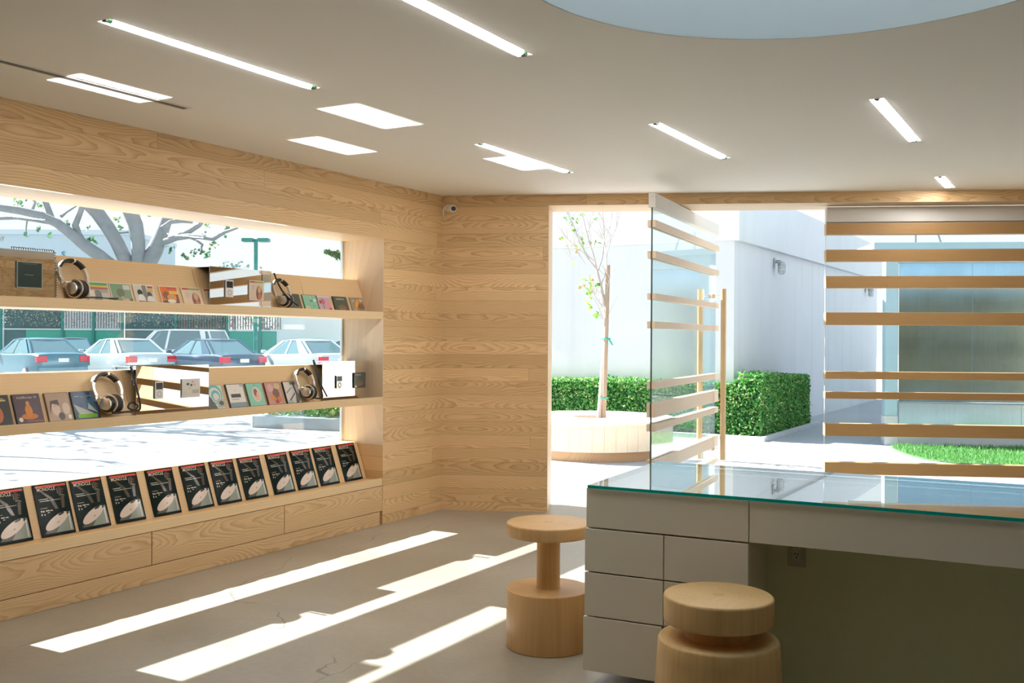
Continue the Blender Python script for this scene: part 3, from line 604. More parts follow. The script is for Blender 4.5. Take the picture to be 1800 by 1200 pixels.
# ------------------------------------------------------------------ magazines
def mag_mesh():
    w, h, d = 0.214, 0.302, 0.006
    mb = MB(); INK = plain('cover_ink',(0.004,0.011,0.010),0.2,spec=0.1)
    # slightly arched cover over the pages
    n = 10; vs = []; fs = []
    for i in range(n+1):
        u = i/n; yy = -d - 0.004*math.sin(PI*u)*(0.6+0.4*u)
        vs += [(-w/2+u*w, yy, 0), (-w/2+u*w, yy, h), (-w/2+u*w, 0, 0), (-w/2+u*w, 0, h)]
    for i in range(n):
        a = 4*i; b = a+4
        fs += [(a,b,b+1,a+1), (a+2,a+3,b+3,b+2), (a,a+2,b+2,b), (a+1,b+1,b+3,a+3)]
    fs += [(0,1,3,2), (4*n,4*n+2,4*n+3,4*n+1)]
    mb.add(vs, fs, INK)
    def yb(u): return -d - 0.004*math.sin(PI*u)*(0.6+0.4*u)
    def poly(P, c, k, rough=0.15):
        # cut into vertical strips so that the print follows the arch
        for i in range(n):
            u0, u1 = i/n, (i+1)/n
            Q = clip(P, u0, u1)
            if len(Q) > 2: mb.add([(-w/2+p[0]*w, yb(p[0])-0.0002*k-0.0002, p[1]*h) for p in Q], [tuple(range(len(Q)))], flat(c, rough))
    def clip(P, a, b):
        for lim, sg in ((a,1),(b,-1)):
            Q = []
            for i in range(len(P)):
                p, q = P[i], P[(i+1)%len(P)]; pi, qi = (p[0]-lim)*sg >= 0, (q[0]-lim)*sg >= 0
                if pi: Q.append(p)
                if pi != qi:
                    t_ = (lim-p[0])/(q[0]-p[0]); Q.append((lim, p[1]+t_*(q[1]-p[1])))
            P = Q
            if not P: return []
        return P
    R = lambda a,b,c,d_: [(a,b),(c,b),(c,d_),(a,d_)]
    el = lambda cx,cy,rx,ry,a0: [(cx+rx*math.cos(t_)*math.cos(a0)-ry*math.sin(t_)*math.sin(a0), cy+rx*math.cos(t_)*math.sin(a0)+ry*math.sin(t_)*math.cos(a0)) for t_ in [2*PI*i/28 for i in range(28)]]
    poly(R(.07,.935,.96,.975), (0.62,0.07,0.05), 1)
    poly([(.2,.9),(.5,.72),(.62,.5),(.52,.5),(.4,.7),(.14,.9)], (0.06,0.05,0.035), 1)
    poly([(.72,.5),(.80,.5),(.86,.75),(.74,.72)], (0.07,0.055,0.04), 1)
    poly([(.42,.05),(.95,.05),(.93,.42),(.80,.42)], (0.25,0.30,0.27), 1)      # paved floor of the cover photo
    poly([(.1,.05),(.42,.05),(.62,.26),(.2,.14)], (0.10,0.10,0.09), 1)
    for a,b,c,e in ((.1,.47,.14,.50),(.1,.40,.13,.44),(.16,.465,.20,.495),(.24,.475,.34,.495),(.36,.475,.44,.49),(.28,.44,.34,.452),(.1,.535,.30,.542),(.18,.40,.21,.43)): poly(R(a,b,c,e), (0.50,0.47,0.38), 2)
    poly([(.5+ (0.086*math.cos(t_)*math.cos(.50)-0.030*math.sin(t_)*math.sin(.50))/w, .265+(0.086*math.cos(t_)*math.sin(.50)+0.030*math.sin(t_)*math.cos(.50))/h) for t_ in [2*PI*i/32 for i in range(32)]], (0.66,0.575,0.515), 3)                   # white oval counter
    poly(el(.66,.395,.10,.022,.22), (0.03,0.035,0.03), 4)
    poly(el(.53,.245,.035,.012,.3), (0.30,0.27,0.2), 4)
    poly(R(.86,.07,.90,.36), (0.55,0.55,0.53), 4)
    poly([(.82,.36),(.87,.36),(.88,.42),(.83,.46)], (0.02,0.03,0.03), 4); poly(el(.88,.36,.035,.022,0), (0.62,0.6,0.57), 5)
    for i,z in enumerate((.905,.88,.857,.834,.811,.79,.765,.745)): poly(R(.70,z,.70+.08+.12*((i*37)%5)/5,z+.008), (0.30,0.14,0.10) if i < 5 else (0.24,0.25,0.20), 2)
    for i in range(5): poly(R(.665,.88-.023*i,.682,.892-.023*i), (0.5,0.47,0.40), 2)
    for a,b,z in ((.1,.36,.705),(.12,.40,.668),(.42,.72,.672)): poly(R(a,z,b,z+.012), (0.55,0.52,0.44) if a < .4 else (0.25,0.26,0.21), 2)
    text_into(mb, 'MONOCLE', 0.0285, (-w/2+0.085*w, yb(.5)-0.0012, 0.868*h), (1,0,0), (0,0,1), flat((0.62,0.56,0.46)), sx=0.83, weight=0.0002)
    return mb
mag0 = mag_mesh().build('magazine')
MY = [(-3.945,-3.750),(-3.703,-3.478),(-3.463,-3.240),(-3.213,-2.982),(-2.927,-2.712),(-2.650,-2.434),(-2.404,-2.182),(-2.150,-1.926),(-1.870,-1.652),(-1.628,-1.397),(-1.383,-1.144),(-1.104,-0.861)]
ML = ['magazine cut off by the left picture edge, first in the low rack','second magazine from the left in the rack, left of the widest pair','third magazine from the left, close beside the second in the rack','fourth magazine from the left, left of a clear gap in the rack',
 'fifth magazine from the left, between the two widest gaps in the rack','sixth magazine from the left in the rack above the middle drawer','seventh magazine from the left, at the middle of the visible rack','eighth magazine from the left, right of the middle of the rack',
 'ninth magazine from the left, above the seam of the right drawer','tenth magazine from the left, third from the right end of the rack','eleventh magazine from the left, second from the right end of the rack','twelfth magazine, rightmost in the rack next to the window reveal']
for i,(a,b) in enumerate(MY):
    o = mag0 if i == 0 else mag0.copy()
    if i: COL.objects.link(o)
    yc = (a+b)/2 if i else b-0.107
    o.matrix_world = on_panel(yc, BZ, BF, SLOPE_B) @ Matrix.Rotation(math.radians((0,.5,-.4,.3,.2,-.6,.4,.2,-.3,.5,.1,-.2)[i]), 4, 'Y')
    tag(o, 'black ' + ML[i], 'magazine', 'row of identical black magazines in the low rack')

# ------------------------------------------------------------------ mirrors
XM = -0.145
def mirror(y0, y1, z0, z1, label):
    yc = (y0+y1)/2; w = y1-y0; h = z1-z0
    t = thing('display_mirror', label, 'mirror', mat=frame((XM,yc,z0),(0,1,0),(-1,0,0),UP), group='folded mirror panels hung over the shelf backs')
    MB().box((-w/2,0,0),(w/2,0.004,h)).build('front_panel', MIRROR, t)
    MB().box((-w/2,0.0041,h-0.004),(w/2,0.232,h)).build('top_flap', MIRROR, t)
    for s in (-1,1): MB().box((s*w/2,-0.0002,0),(s*(w/2+0.0016),0.0042,h+0.0002)).build('edge', MIRRORD, t)
    return t
def ry(px, py): return at_x(px, py, XM)
def mir(pxa, pya, pxb, pyb, z0, zt, label):
    return mirror(ry(pxa,pya).y, ry(pxb,pyb).y, z0, zt, label)
ZU = ry(422,472).z; ZM = ry(303,642).z
ZU = max(ZU, 1.9725); ZM = max(ZM, 1.2925+0.002)
mA = mirror(-4.165, ry(95.5,437).y, UF+0.001, ZU, 'upper left mirror panel with a dark square sleeve on it, at the left picture edge')
mB = mir(369,470,476.5,474, UF+0.001, ZU, 'upper right mirror panel on the shelf with a portrait sleeve and white music player')
mC = mir(240,644,367,640, MF+0.001, ZM, 'middle left mirror panel with a pale dotted sleeve and white music player')
mD = mir(567,636,651,634, MF+0.001, ZM, 'middle right mirror panel next to the window reveal with a small dark sleeve')
def on_mirror(px, py): 
    p = ry(px, py); return frame((XM+0.0008,p.y,p.z),(0,1,0),(-1,0,0),UP)
def sleeve(art, x0, y0, x1, y1, label, title=None):
    a = ry(x0,y1); b = ry(x1,y0); w = b.y-a.y; h = b.z-a.z
    e, bc, ly = ART[art]
    o = case_mesh(w, h, 0.008, e, bc, ly, title).build('cd_case'); o.matrix_world = frame((XM+0.0012,(a.y+b.y)/2,a.z),(0,1,0),(-1,0,0),UP)
    return tag(o, label, 'cd', 'discs fixed to the mirror panels')
sleeve('teal',28,462,73,505,'dark teal square disc sleeve fixed on the upper left mirror')
sleeve('portrait',436.5,494,462,527,'cream portrait disc case fixed on the upper right mirror')
sleeve('dots',318.5,665,350,699,'pale disc case with small dots fixed on the middle left mirror')
sleeve('darkbuds',620.5,654,641,682,'small dark disc case fixed on the middle right mirror',('buddha-bar',0.13,0.1,0.82,WH))
def player(x0, y0, x1, y1, label, body=WHITE):
    a = ry(x0,y1); b = ry(x1,y0); w = b.y-a.y; h = b.z-a.z
    t = thing('music_player', label, 'music player', mat=frame((XM+0.0012,(a.y+b.y)/2,a.z),(0,1,0),(-1,0,0),UP), group='music players fixed to the mirrors')
    MB().box((-w/2,-0.010,0),(w/2,0,h)).build('body', body, t, bevel=0.004, seg=3)
    MB().box((-w*0.40,-0.0107,h*0.55),(w*0.40,-0.0101,h*0.93)).build('screen', plain('player_screen',(0.03,0.03,0.028),0.1), t)
    m = MB(); m.disc((0,-0.0108,h*0.27),w*0.33,(Vector((1,0,0)),Vector((0,0,1))),28); wh = m.build('click_wheel', plain('wheel_grey',(0.60,0.60,0.58),0.4), t)
    m = MB(); m.disc((0,-0.0112,h*0.27),w*0.12,(Vector((1,0,0)),Vector((0,0,1))),20); m.build('button', body, wh)
    return t
player(394.7,492.7,408.8,522,'white music player with click wheel on the upper right mirror')
player(270.6,670,285.4,701,'white music player with click wheel on the middle left mirror')
player(589.5,659,600.5,683,'shiny steel music player with click wheel on the middle right mirror', plain('player_steel',(0.8,0.78,0.76),0.08,metal=1.0))

# ------------------------------------------------------------------ headphones
def smooth(P, k=6):
    P = [Vector(p) for p in P]; Q = [P[0]*2-P[1]]+P+[P[-1]*2-P[-2]]; out = []
    for i in range(1, len(Q)-2):
        a, b, c, d = Q[i-1:i+3]
        for j in range(k):
            u = j/k; out.append(0.5*((2*b)+(c-a)*u+(2*a-5*b+4*c-d)*u*u+(3*b-a-3*c+d)*u**3))
    return out+[P[-1]]
def headphones(y, zb, zf, label, sc=1.0, flip=False, cable=None):
    M0 = on_panel(y, zb, zf, lift=0.043)
    t = thing('headphones', label, 'headphones', mat=M0 @ Matrix.Scale(sc,4), group='black and silver headphones on the display shelves')
    # band: an upright oval, open at the lower right where the cups sit
    def P(a, k=1.0): return Vector((0.086*k*math.sin(a), 0.0, 0.152+0.088*k*math.cos(a)))
    def strip(name, a0, a1, w, th, mat, k=1.0, n=18):
        vs = []; fs = []
        for i in range(n+1):
            a = a0+(a1-a0)*i/n; o = P(a,k); d = Vector((math.sin(a),0,math.cos(a)))
            for sx, sy in ((-1,-1),(1,-1),(1,1),(-1,1)): vs.append(o+d*(th*sx)+Vector((0,w*sy,0)))
        for i in range(n):
            for j in range(4): fs.append((4*i+j, 4*i+(j+1)%4, 4*i+4+(j+1)%4, 4*i+4+j))
        fs += [(0,1,2,3), (4*n,4*n+3,4*n+2,4*n+1)]
        return MB().add(vs, fs).build(name, mat, t, bevel=0.002)
    strip('headband', math.radians(-62), math.radians(62), 0.017, 0.0075, BLACK, 1.0)
    strip('band_trim', math.radians(-60), math.radians(-34), 0.0185, 0.003, WHITE, 1.08)
    strip('band_clip', math.radians(12), math.radians(20), 0.0185, 0.0085, SILVER, 1.0, 4)
    for s in (-1,1):
        strip('slider', math.radians(s*60), math.radians(s*108), 0.013, 0.0085, SILVER, 1.0)
        q = P(math.radians(s*110))
        h = MB().tube([q+Vector((0,-0.012,0)), q+Vector((0,0.012,0))], 0.009, 14).box(q+Vector((-0.007,-0.007,-0.03)), q+Vector((0.007,0.007,0.0))).build('hinge', SILVER, t, bevel=0.001)
    # the two cups lie face to face at the bottom, axis turned to the room
    axs = Vector((0.955,0.29,0.05)).normalized(); up = (Vector((0,0,1))-axs*axs.z).normalized(); sd = up.cross(axs)
    c0 = Vector((-0.006,-0.016,0.062))
    def cup(prof, n=36):
        vs = []; fs = []
        for r, x in prof:
            for i in range(n):
                a = 2*PI*i/n; vs.append(c0+axs*x+up*(r*math.cos(a))+sd*(r*math.sin(a)))
        for j in range(len(prof)-1):
            for i in range(n): fs.append((j*n+i, j*n+(i+1)%n, (j+1)*n+(i+1)%n, (j+1)*n+i))
        fs.append(tuple(range(n))[::-1]); fs.append(tuple(range((len(prof)-1)*n,len(prof)*n)))
        return MB().add(vs, fs, None, True)
    a = cup([(0.024,-0.058),(0.032,-0.055),(0.034,-0.044)]).build('ear_cup', SILVER, t)
    cup([(0.034,-0.0438),(0.040,-0.036),(0.046,-0.026)]).build('cup_housing', BLACK, t)
    cup([(0.049,-0.0258),(0.053,-0.024),(0.053,-0.018),(0.046,-0.014)]).build('cup_ring', SILVER, t)
    cup([(0.044,-0.0138),(0.052,-0.008),(0.054,0.004),(0.050,0.0118)]).build('ear_pad', RUBBER, t)
    cup([(0.050,0.0122),(0.054,0.020),(0.052,0.030),(0.046,0.0338)]).build('ear_pad', RUBBER, t)
    cup([(0.046,0.034),(0.050,0.037),(0.050,0.043),(0.040,0.046)]).build('cup_ring', SILVER, t)
    cup([(0.038,0.0462),(0.036,0.056),(0.028,0.062)]).build('ear_cup', BLACK, t)
    qa = P(math.radians(-112))+Vector((0,0,-0.028)); ca = c0+axs*-0.05+up*0.034
    MB().tube([qa, (qa+ca)/2+Vector((-0.006,-0.008,0.004)), ca, c0+axs*-0.035+up*0.042], 0.006, 10).build('yoke', SILVER, t)
    qb = P(math.radians(112))+Vector((0,0,-0.028)); cb = c0+axs*0.05+up*0.036
    MB().tube([qb, (qb+cb)/2+Vector((0.004,-0.004,0)), cb], 0.006, 10).build('yoke', SILVER, t)
    if cable: MB().tube(smooth(cable[0]), cable[1] if not isinstance(cable[1], list) else max(cable[1])*0.85, 8).build('cable', RUBBER, t)
    return t
def helix(pts, r, pitch, per=8):
    pts = [Vector(p) for p in pts]; out = []; ang = 0
    for a, b in zip(pts[:-1], pts[1:]):
        d = b-a; ln = d.length; d.normalize(); x = d.orthogonal().normalized(); y = d.cross(x)
        k = max(2, int(ln/pitch*per))
        for i in range(k):
            q = a+d*(ln*i/k); out.append(q+x*(r*math.cos(ang))+y*(r*math.sin(ang))); ang += 2*PI/per
    return out
e1 = ry(95.5,437).y
h1 = headphones(-3.498, UZ, UF, 'black and silver headphones right of the upper left mirror', 1.04, cable=([(-0.01,-0.02,0.02),(0.01,-0.03,0.006),(0.06,-0.045,0.003),(0.12,-0.04,0.005),(0.20,-0.03,0.004),(0.24,-0.025,0.012),(0.17,-0.035,0.006)], 0.0035))
h2 = headphones(-1.80, UZ, UF, 'black and silver headphones at the right edge of the upper right mirror', 0.95, cable=([(-0.085,-0.05,0.27),(-0.08,-0.055,0.20),(-0.06,-0.06,0.12),(-0.02,-0.075,0.05),(0.03,-0.08,0.006),(0.06,-0.07,0.003)], 0.0065))
h3 = headphones(-3.265, MZ, MF, 'black and silver headphones left of the middle left mirror', 1.10, cable=([(-0.02,-0.03,0.02),(-0.02,-0.04,0.004),(0.05,-0.05,0.003),(0.10,-0.045,0.006),(0.14,-0.04,0.035),(0.10,-0.045,0.055),(0.075,-0.04,0.03),(0.11,-0.045,0.008),(0.145,-0.05,0.02),(0.150,-0.055,0.12),(0.140,-0.06,0.26)], 0.0055))
h4 = headphones(-1.545, MZ, MF, 'black and silver headphones left of the middle right mirror', 1.05, cable=([(0.0,-0.03,0.02),(0.03,-0.045,0.003),(0.06,-0.05,0.004),(0.085,-0.05,0.02),(0.09,-0.05,0.12),(0.085,-0.055,0.27),(0.092,-0.056,0.27),(0.1,-0.05,0.12),(0.13,-0.05,0.01)], 0.006))
# coiled leads over the mirror tops
def lead(parent, pts, r=0.006, rad=0.0022):
    inv = parent.matrix_world.inverted()
    MB().tube([inv @ p for p in helix(pts, r, 0.014)], rad/parent.matrix_world.to_scale().x, 5).build('coiled_lead', RUBBER, parent)
bpy.context.view_layer.update()
lead(h1, [Vector((XM-0.02,e1-0.25,ZU+0.010)), Vector((XM-0.02,e1+0.014,ZU+0.010)), Vector((XM-0.01,e1+0.016,ZU-0.10)), Vector((XM-0.01,e1+0.014,UF+0.01))])
e3 = ry(240,644).y
lead(h3, [Vector((XM-0.02,e3-0.018,ZM+0.004)), Vector((XM-0.01,e3-0.018,ZM-0.12))], 0.006)

# ================================================================== COUNTER
F0 = Vector((3.051,-3.302,0))
CF = frame(F0, DD, DN, UP)
ct = thing('counter', 'white painted counter with drawers and knee space at right', 'counter', mat=CF)
CL = 3.1
MB().box((0.0,0,0.692),(0.699,0.90,0.86)).build('top_drawer', PAINT, ct, bevel=0.002)
MB().box((0.703,0,0.692),(CL,0.90,0.86)).build('apron', PAINT, ct, bevel=0.002)
MB().box((0.004,0.022,0.0705),(0.699,0.895,0.6865)).build('carcass', PAINT, ct)
for x0,x1,z0,z1,dx in [(-0.006,0.3455,0.502,0.6855,0),(-0.006,0.3455,0.311,0.496,0),(-0.012,0.3405,0.073,0.305,0),(0.350,0.699,0.502,0.6855,0),(0.350,0.699,0.311,0.496,0),(0.350,0.699,0.073,0.305,0)]:
    MB().box((x0,0.0,z0),(x1,0.0215,z1)).build('drawer', PAINT, ct, bevel=0.0018)
MB().box((0.30,0.42,0.0005),(0.66,0.80,0.070)).build('plinth', plain('dark_plinth',(0.12,0.12,0.11),0.6), ct)
MB().box((0.70,0.34,0.0),(CL-0.61,0.36,0.6915)).build('back_panel', OLIVE, ct)
MB().box((CL-0.60,0.0,0.0),(CL,0.895,0.6915)).build('end_unit', PAINT, ct)
g = thing('glass_top', 'thick clear glass sheet with teal edges lying on the white counter', 'glass sheet', mat=frame(F0+UP*0.861, DD, DN, UP))
MB().box((0.012,-0.012,0.0),(CL,0.925,0.0135)).build('sheet', TGLASS, g)
MB().box((0.0115,-0.0135,0.0003),(CL,-0.0121,0.0132)).box((0.0105,-0.0135,0.0003),(0.0118,0.926,0.0132)).box((0.0115,0.9252,0.0003),(CL,0.9265,0.0132)).build('polished_edge', TEDGE, g)
# outlet
o = thing('power_outlet', 'pale double power outlet on the counter back panel under the apron', 'outlet', mat=frame(F0+DD*0.826+DN*0.3395+UP*0.600, DD, DN, UP))
OP = plain('outlet_plastic',(0.45,0.46,0.36),0.4)
MB().box((-0.039,-0.005,-0.060),(0.039,0,0.075)).build('cover_plate', OP, o, bevel=0.003)
f = MB().box((-0.018,-0.0075,-0.036),(0.018,-0.0051,0.060)).build('socket_face', plain('outlet_face',(0.5,0.51,0.41),0.35), o, bevel=0.001)
mm = MB()
for zc in (0.034,-0.010):
    for sx in (-1,1): mm.box((sx*0.0065-0.0017,-0.0084,zc),(sx*0.0065+0.0017,-0.0076,zc+0.009))
    mm.disc((0,-0.0083,zc-0.009),0.0033,(Vector((1,0,0)),Vector((0,0,1))),14)
mm.build('slots', BLACK, f)
MB().tube([(0,-0.0055,-0.050),(0,-0.0065,-0.050)], 0.003, 12).build('screw', plain('outlet_screw',(0.35,0.35,0.3),0.4), o)
# ------------------------------------------------------------------ stools
def rounded(r, z0, z1, b=0.006, n=4):
    p = []
    for i in range(n+1): a = PI/2*i/n; p.append((r-b+b*math.sin(a), z0+b-b*math.cos(a)))
    for i in range(n+1): a = PI/2*i/n; p.append((r-b+b*math.cos(a), z1-b+b*math.sin(a)))
    return p
s1 = thing('log_stool', 'turned log stool with slim column and thin seat left of the counter', 'stool', (2.6335,-2.8716,0))
MB().lathe(rounded(0.205,0.0,0.284), 96).build('base', LOG1, s1)
MB().lathe([(0.060,0.2842),(0.0575,0.292),(0.057,0.5405)], 48).build('column', LOG1, s1)
MB().lathe(rounded(0.207,0.541,0.604,0.009), 96).build('seat', LOG1, s1)
s2 = thing('log_stool', 'stout turned log stool with thick seat in front of the counter drawers', 'stool', (3.757,-3.638,0), 0.7)
MB().lathe([(0.242,0.0),(0.242,0.006),(0.222,0.36),(0.219,0.405),(0.214,0.413),(0.204,0.4165)], 96).build('base', LOG2, s2)
MB().lathe([(0.121,0.4167),(0.121,0.472)], 64).build('neck', LOG2, s2)
MB().lathe(rounded(0.199,0.4722,0.570,0.010), 96).build('seat', LOG2, s2)

# ================================================================== OUTDOORS
m = MB(); m.box((-90,-60,-0.4),(60,110,-0.0145)); struct(m.build('ground', GROUND), 'pale sunlit concrete paving around the building', 'ground')
m = MB(); m.box((-88,-20,-0.0144),(-13.5,105,-0.006)); struct(m.build('parking_lot', ASPHALT), 'grey asphalt of the car park beyond the long window', 'car park')
def leaves(mb, pts, size, m, jitter=0.35, upbias=0.3, rng=random, ratio=0.55):
    for p in pts:
        s = size*(1+jitter*(rng.random()*2-1)); d = Vector((rng.gauss(0,1), rng.gauss(0,1), rng.gauss(0,1)+upbias)).normalized()
        x = d.orthogonal().normalized(); x = (Matrix.Rotation(rng.random()*6.28, 3, d) @ x); y = d.cross(x)
        p = Vector(p); b = d*(s*0.12)
        mb.add([p-x*s*.5, p-x*s*.18-y*s*ratio*.5+b, p+x*s*.2-y*s*ratio*.42+b, p+x*s*.5, p+x*s*.2+y*s*ratio*.42+b, p-x*s*.18+y*s*ratio*.5+b], [(0,1,2,3,4,5)], m)
HEDGE = leaf_mat('hedge_leaf', [(0.03,0.19,0.035),(0.07,0.33,0.06),(0.17,0.46,0.10),(0.52,0.62,0.24)], 0.3, 0.4)
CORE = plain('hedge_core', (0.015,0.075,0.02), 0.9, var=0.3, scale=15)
rng = random.Random(3)
def hedge_box(mb, a, b, dens, round_=0.10, bump=0.05):
    a = Vector(a); b = Vector(b); s = b-a; out = []
    area = 2*(s.x*s.z+s.y*s.z)+s.x*s.y
    for _ in range(int(area*dens)):
        r = rng.random()*area
        if r < s.x*s.y: p = Vector((rng.uniform(a.x,b.x), rng.uniform(a.y,b.y), b.z))
        elif r < s.x*s.y+2*s.x*s.z: p = Vector((rng.uniform(a.x,b.x), rng.choice((a.y,b.y)), rng.uniform(a.z,b.z)))
        else: p = Vector((rng.choice((a.x,b.x)), rng.uniform(a.y,b.y), rng.uniform(a.z,b.z)))
        k = noise.noise(p*3.0)*bump + rng.gauss(0,0.022)
        c = (a+b)/2; q = p-c
        for i in range(2):
            e = abs(q[i])/(s[i]/2)
            if e > 0.8 and abs(q.z)/(s.z/2) > 0.8 and q.z > 0: p -= Vector((q.x if i == 0 else 0, q.y if i == 1 else 0, q.z)).normalized()*round_*(e-0.8)*2
        p += q.normalized()*k
        if p.z < 0.02: p.z = 0.02
        out.append(p)
    leaves(mb, out, 0.046, HEDGE, 0.4, 0.35, rng)
t = thing('hedge', 'clipped green hedge wrapping the corner of the pale building', 'hedge', (-1.5,7.85,0))
o = Vector(t.location)
mb = MB(); hedge_box(mb, (-3.9,7.60,0.03), (0.12,7.85,0.83), 2300); hedge_box(mb, (0.13,7.60,0.03), (0.57,10.6,0.90), 2100)
pp = [Vector((rng.uniform(.15,.55), rng.uniform(7.65,8.6), 0.95+abs(rng.gauss(0,0.03)))) for _ in range(260)] + [Vector((0.58+abs(rng.gauss(0,.04)), rng.uniform(7.7,10.4), rng.uniform(.2,.8))) for _ in range(120)]
leaves(mb, pp, 0.05, HEDGE, 0.4, 0.3, rng)
mb.v = [tuple(Vector(v)-o) for v in mb.v]; mb.build('foliage', HEDGE, t)
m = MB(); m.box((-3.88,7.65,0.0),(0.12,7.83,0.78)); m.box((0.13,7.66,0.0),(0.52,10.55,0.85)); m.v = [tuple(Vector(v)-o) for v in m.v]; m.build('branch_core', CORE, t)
tag(MB().box((-4.0,7.45,-0.0143),(0.69,7.535,0.055)).build('kerb', KERB, bevel=0.006), 'low pale concrete kerb along the front of the hedge', 'kerb')
tag(MB().box((0.61,7.5355,-0.0143),(0.69,10.9,0.055)).build('kerb', KERB, bevel=0.006), 'low pale concrete kerb running back along the shaded end of the hedge', 'kerb')
# pale building
t = thing('building', 'pale blue-white rendered building with an overhanging upper storey', 'building', (-2.5,12.5,0)); o = Vector(t.location)
def rel(m): m.v = [tuple(Vector(v)-o) for v in m.v]; return m
m = MB(); m.box((-5,7.88,-0.0143),(0.07,19.5,3.05)); rel(m).build('lower_wall', STUCCO, t)
ZR = at_x(1506,416,0.17).z
m = MB(); m.box((-5.08,7.80,3.051),(0.17,19.6,ZR)); rel(m).build('upper_wall', STUCCO, t)
def wall_lamp(px, py, label):
    p = at_x(px, py, 0.07)
    t = thing('wall_lamp', label, 'lamp', mat=frame((0.0705,p.y,p.z),(0,1,0),(-1,0,0),UP), group='caged lamps on the pale building')
    ZN = plain('zinc',(0.42,0.46,0.47),0.35,metal=0.7)
    MB().box((-0.06,-0.03,0.0),(0.06,0,0.16)).build('bracket', ZN, t, bevel=0.006)
    MB().tube([(0,-0.03,0.10),(0,-0.11,0.10),(0,-0.11,0.085)], 0.028, 14).lathe([(0.06,0.03),(0.075,0.03),(0.06,0.085),(0.03,0.10)], 24, None, (0,-0.13,0)).build('cap', ZN, t)
    MB().lathe([(0.012,-0.115),(0.045,-0.10),(0.052,-0.05),(0.052,0.03)], 24, None, (0,-0.13,0)).build('jar', plain('frosted_jar',(0.75,0.78,0.78),0.25), t)
    mm = MB()
    for k in range(8):
        a = 2*PI*k/8; c, s = math.cos(a), math.sin(a)
        mm.tube([(0.062*c,-0.13+0.062*s,0.03),(0.062*c,-0.13+0.062*s,-0.09),(0.03*c,-0.13+0.03*s,-0.125)], 0.0035, 5)
    for zz in (-0.015,-0.07): mm.tube([(0.062*math.cos(2*PI*k/20),-0.13+0.062*math.sin(2*PI*k/20),zz) for k in range(20)], 0.0035, 5, closed=True)
    mm.build('cage', ZN, t); return t
wall_lamp(1361,470,'caged wall lamp on the pale building seen through the open doorway')
wall_lamp(1521,513,'caged wall lamp farther along the pale building, seen between the slats')
# metal gate with posts
BLUEP = concrete('blue_grey_paint', (0.33,0.485,0.555), (0.39,0.54,0.61), rough=0.55, scale=1.0, spec=0.3)
def brushed(name, c, rough):
    m, t, out = nt(name); P = N(t, 'ShaderNodeTexCoord').outputs['Object']
    mp = N(t, 'ShaderNodeMapping'); mp.inputs['Scale'].default_value = (30,30,0.6); L(t, P, mp.inputs[0])
    nz = N(t, 'ShaderNodeTexNoise'); nz.inputs['Scale'].default_value = 3; nz.inputs['Detail'].default_value = 4; L(t, mp.outputs[0], nz.inputs['Vector'])
    n2 = N(t, 'ShaderNodeTexNoise'); n2.inputs['Scale'].default_value = 1.6; n2.inputs['Detail'].default_value = 3; L(t, P, n2.inputs['Vector'])
    cc = mixc(t, nz.outputs[0], tuple(x*0.82 for x in c), tuple(min(1,x*1.12) for x in c))
    r = M_(t, 'ADD', rough-0.08, M_(t, 'MULTIPLY', n2.outputs[0], 0.18))
    bsdf(t, out, cc, r, 1.0); MATS[name] = m; return m
SHEET = brushed('galvanised_sheet', (0.22,0.385,0.53), 0.14)
GP = Vector((2.456,8.054,0))
gt = thing('metal_gate', 'grey sheet metal gate with blue-grey post and lintel beyond the slats', 'gate', mat=frame(GP, FD, FN, UP))
MB().box((-0.178,-0.02,0.415),(-0.004,0.16,2.83)).build('post', BLUEP, gt, bevel=0.004)
MB().box((-0.185,-0.03,-0.0143),(0.0,0.17,0.4145)).build('post_footing', KERB, gt, bevel=0.004)
MB().box((-0.36,-0.08,2.831),(6.0,1.6,2.925)).build('lintel', BLUEP, gt, bevel=0.004)
MB().box((0.0,0.10,0.1),(0.03,0.14,2.83)).build('frame', plain('gate_frame',(0.14,0.18,0.18),0.5), gt)
MB().box((-0.004,0.02,2.64),(6.0,0.15,2.8305)).build('header', BLUEP, gt)
for k in range(5): MB().box((0.034+k*1.02,0.06,0.62),(0.034+k*1.02+1.015,0.075,2.635)).build('sheet_panel', SHEET, gt)
for k in range(3): MB().box((0.034+k*1.7,0.05,0.12),(0.034+k*1.7+1.695,0.068,0.585)).build('lower_panel', brushed('lower_sheet',(0.38,0.53,0.62),0.2) if k == 0 else MATS['lower_sheet'], gt)
MB().box((0.002,0.03,0.59),(6.0,0.08,0.615)).build('rail', plain('gate_rail',(0.30,0.36,0.38),0.5), gt)
MB().box((0.002,0.0,-0.0143),(6.0,0.14,0.115)).build('plinth', KERB, gt)
for s_ in (0.35,0.72): MB().tube([(s_,0.4,2.925),(s_-0.05*(s_ > .5)*2,0.4,3.25)], 0.016, 8).build('vent_pipe', plain('roof_pipe',(0.2,0.23,0.24),0.5), gt)
# lawn
LP = [(2.40,7.86),(2.50,7.50),(2.66,7.12),(2.84,6.75),(3.04,6.45),(3.26,6.26),(3.50,6.19),(3.85,6.22),(4.3,6.36),(7.2,7.5),(7.2,9.95)]
GRASS = leaf_mat('grass_blade', [(0.06,0.24,0.05),(0.12,0.36,0.09),(0.22,0.46,0.14)], 0.35, 0.5)
m = MB(); m.prism([p for p in LP], -0.0143, 0.004); 
lawn_base = m.build('lawn', plain('lawn_soil',(0.07,0.17,0.05),0.9,var=0.3,scale=20)); tag(lawn_base, 'small patch of bright green lawn in front of the metal gate', 'lawn')
def inside(p, poly):
    c = False
    for i in range(len(poly)):
        a, b = poly[i], poly[i-1]
        if (a[1] > p[1]) != (b[1] > p[1]) and p[0] < (b[0]-a[0])*(p[1]-a[1])/(b[1]-a[1])+a[0]: c = not c
    return c
mb = MB()
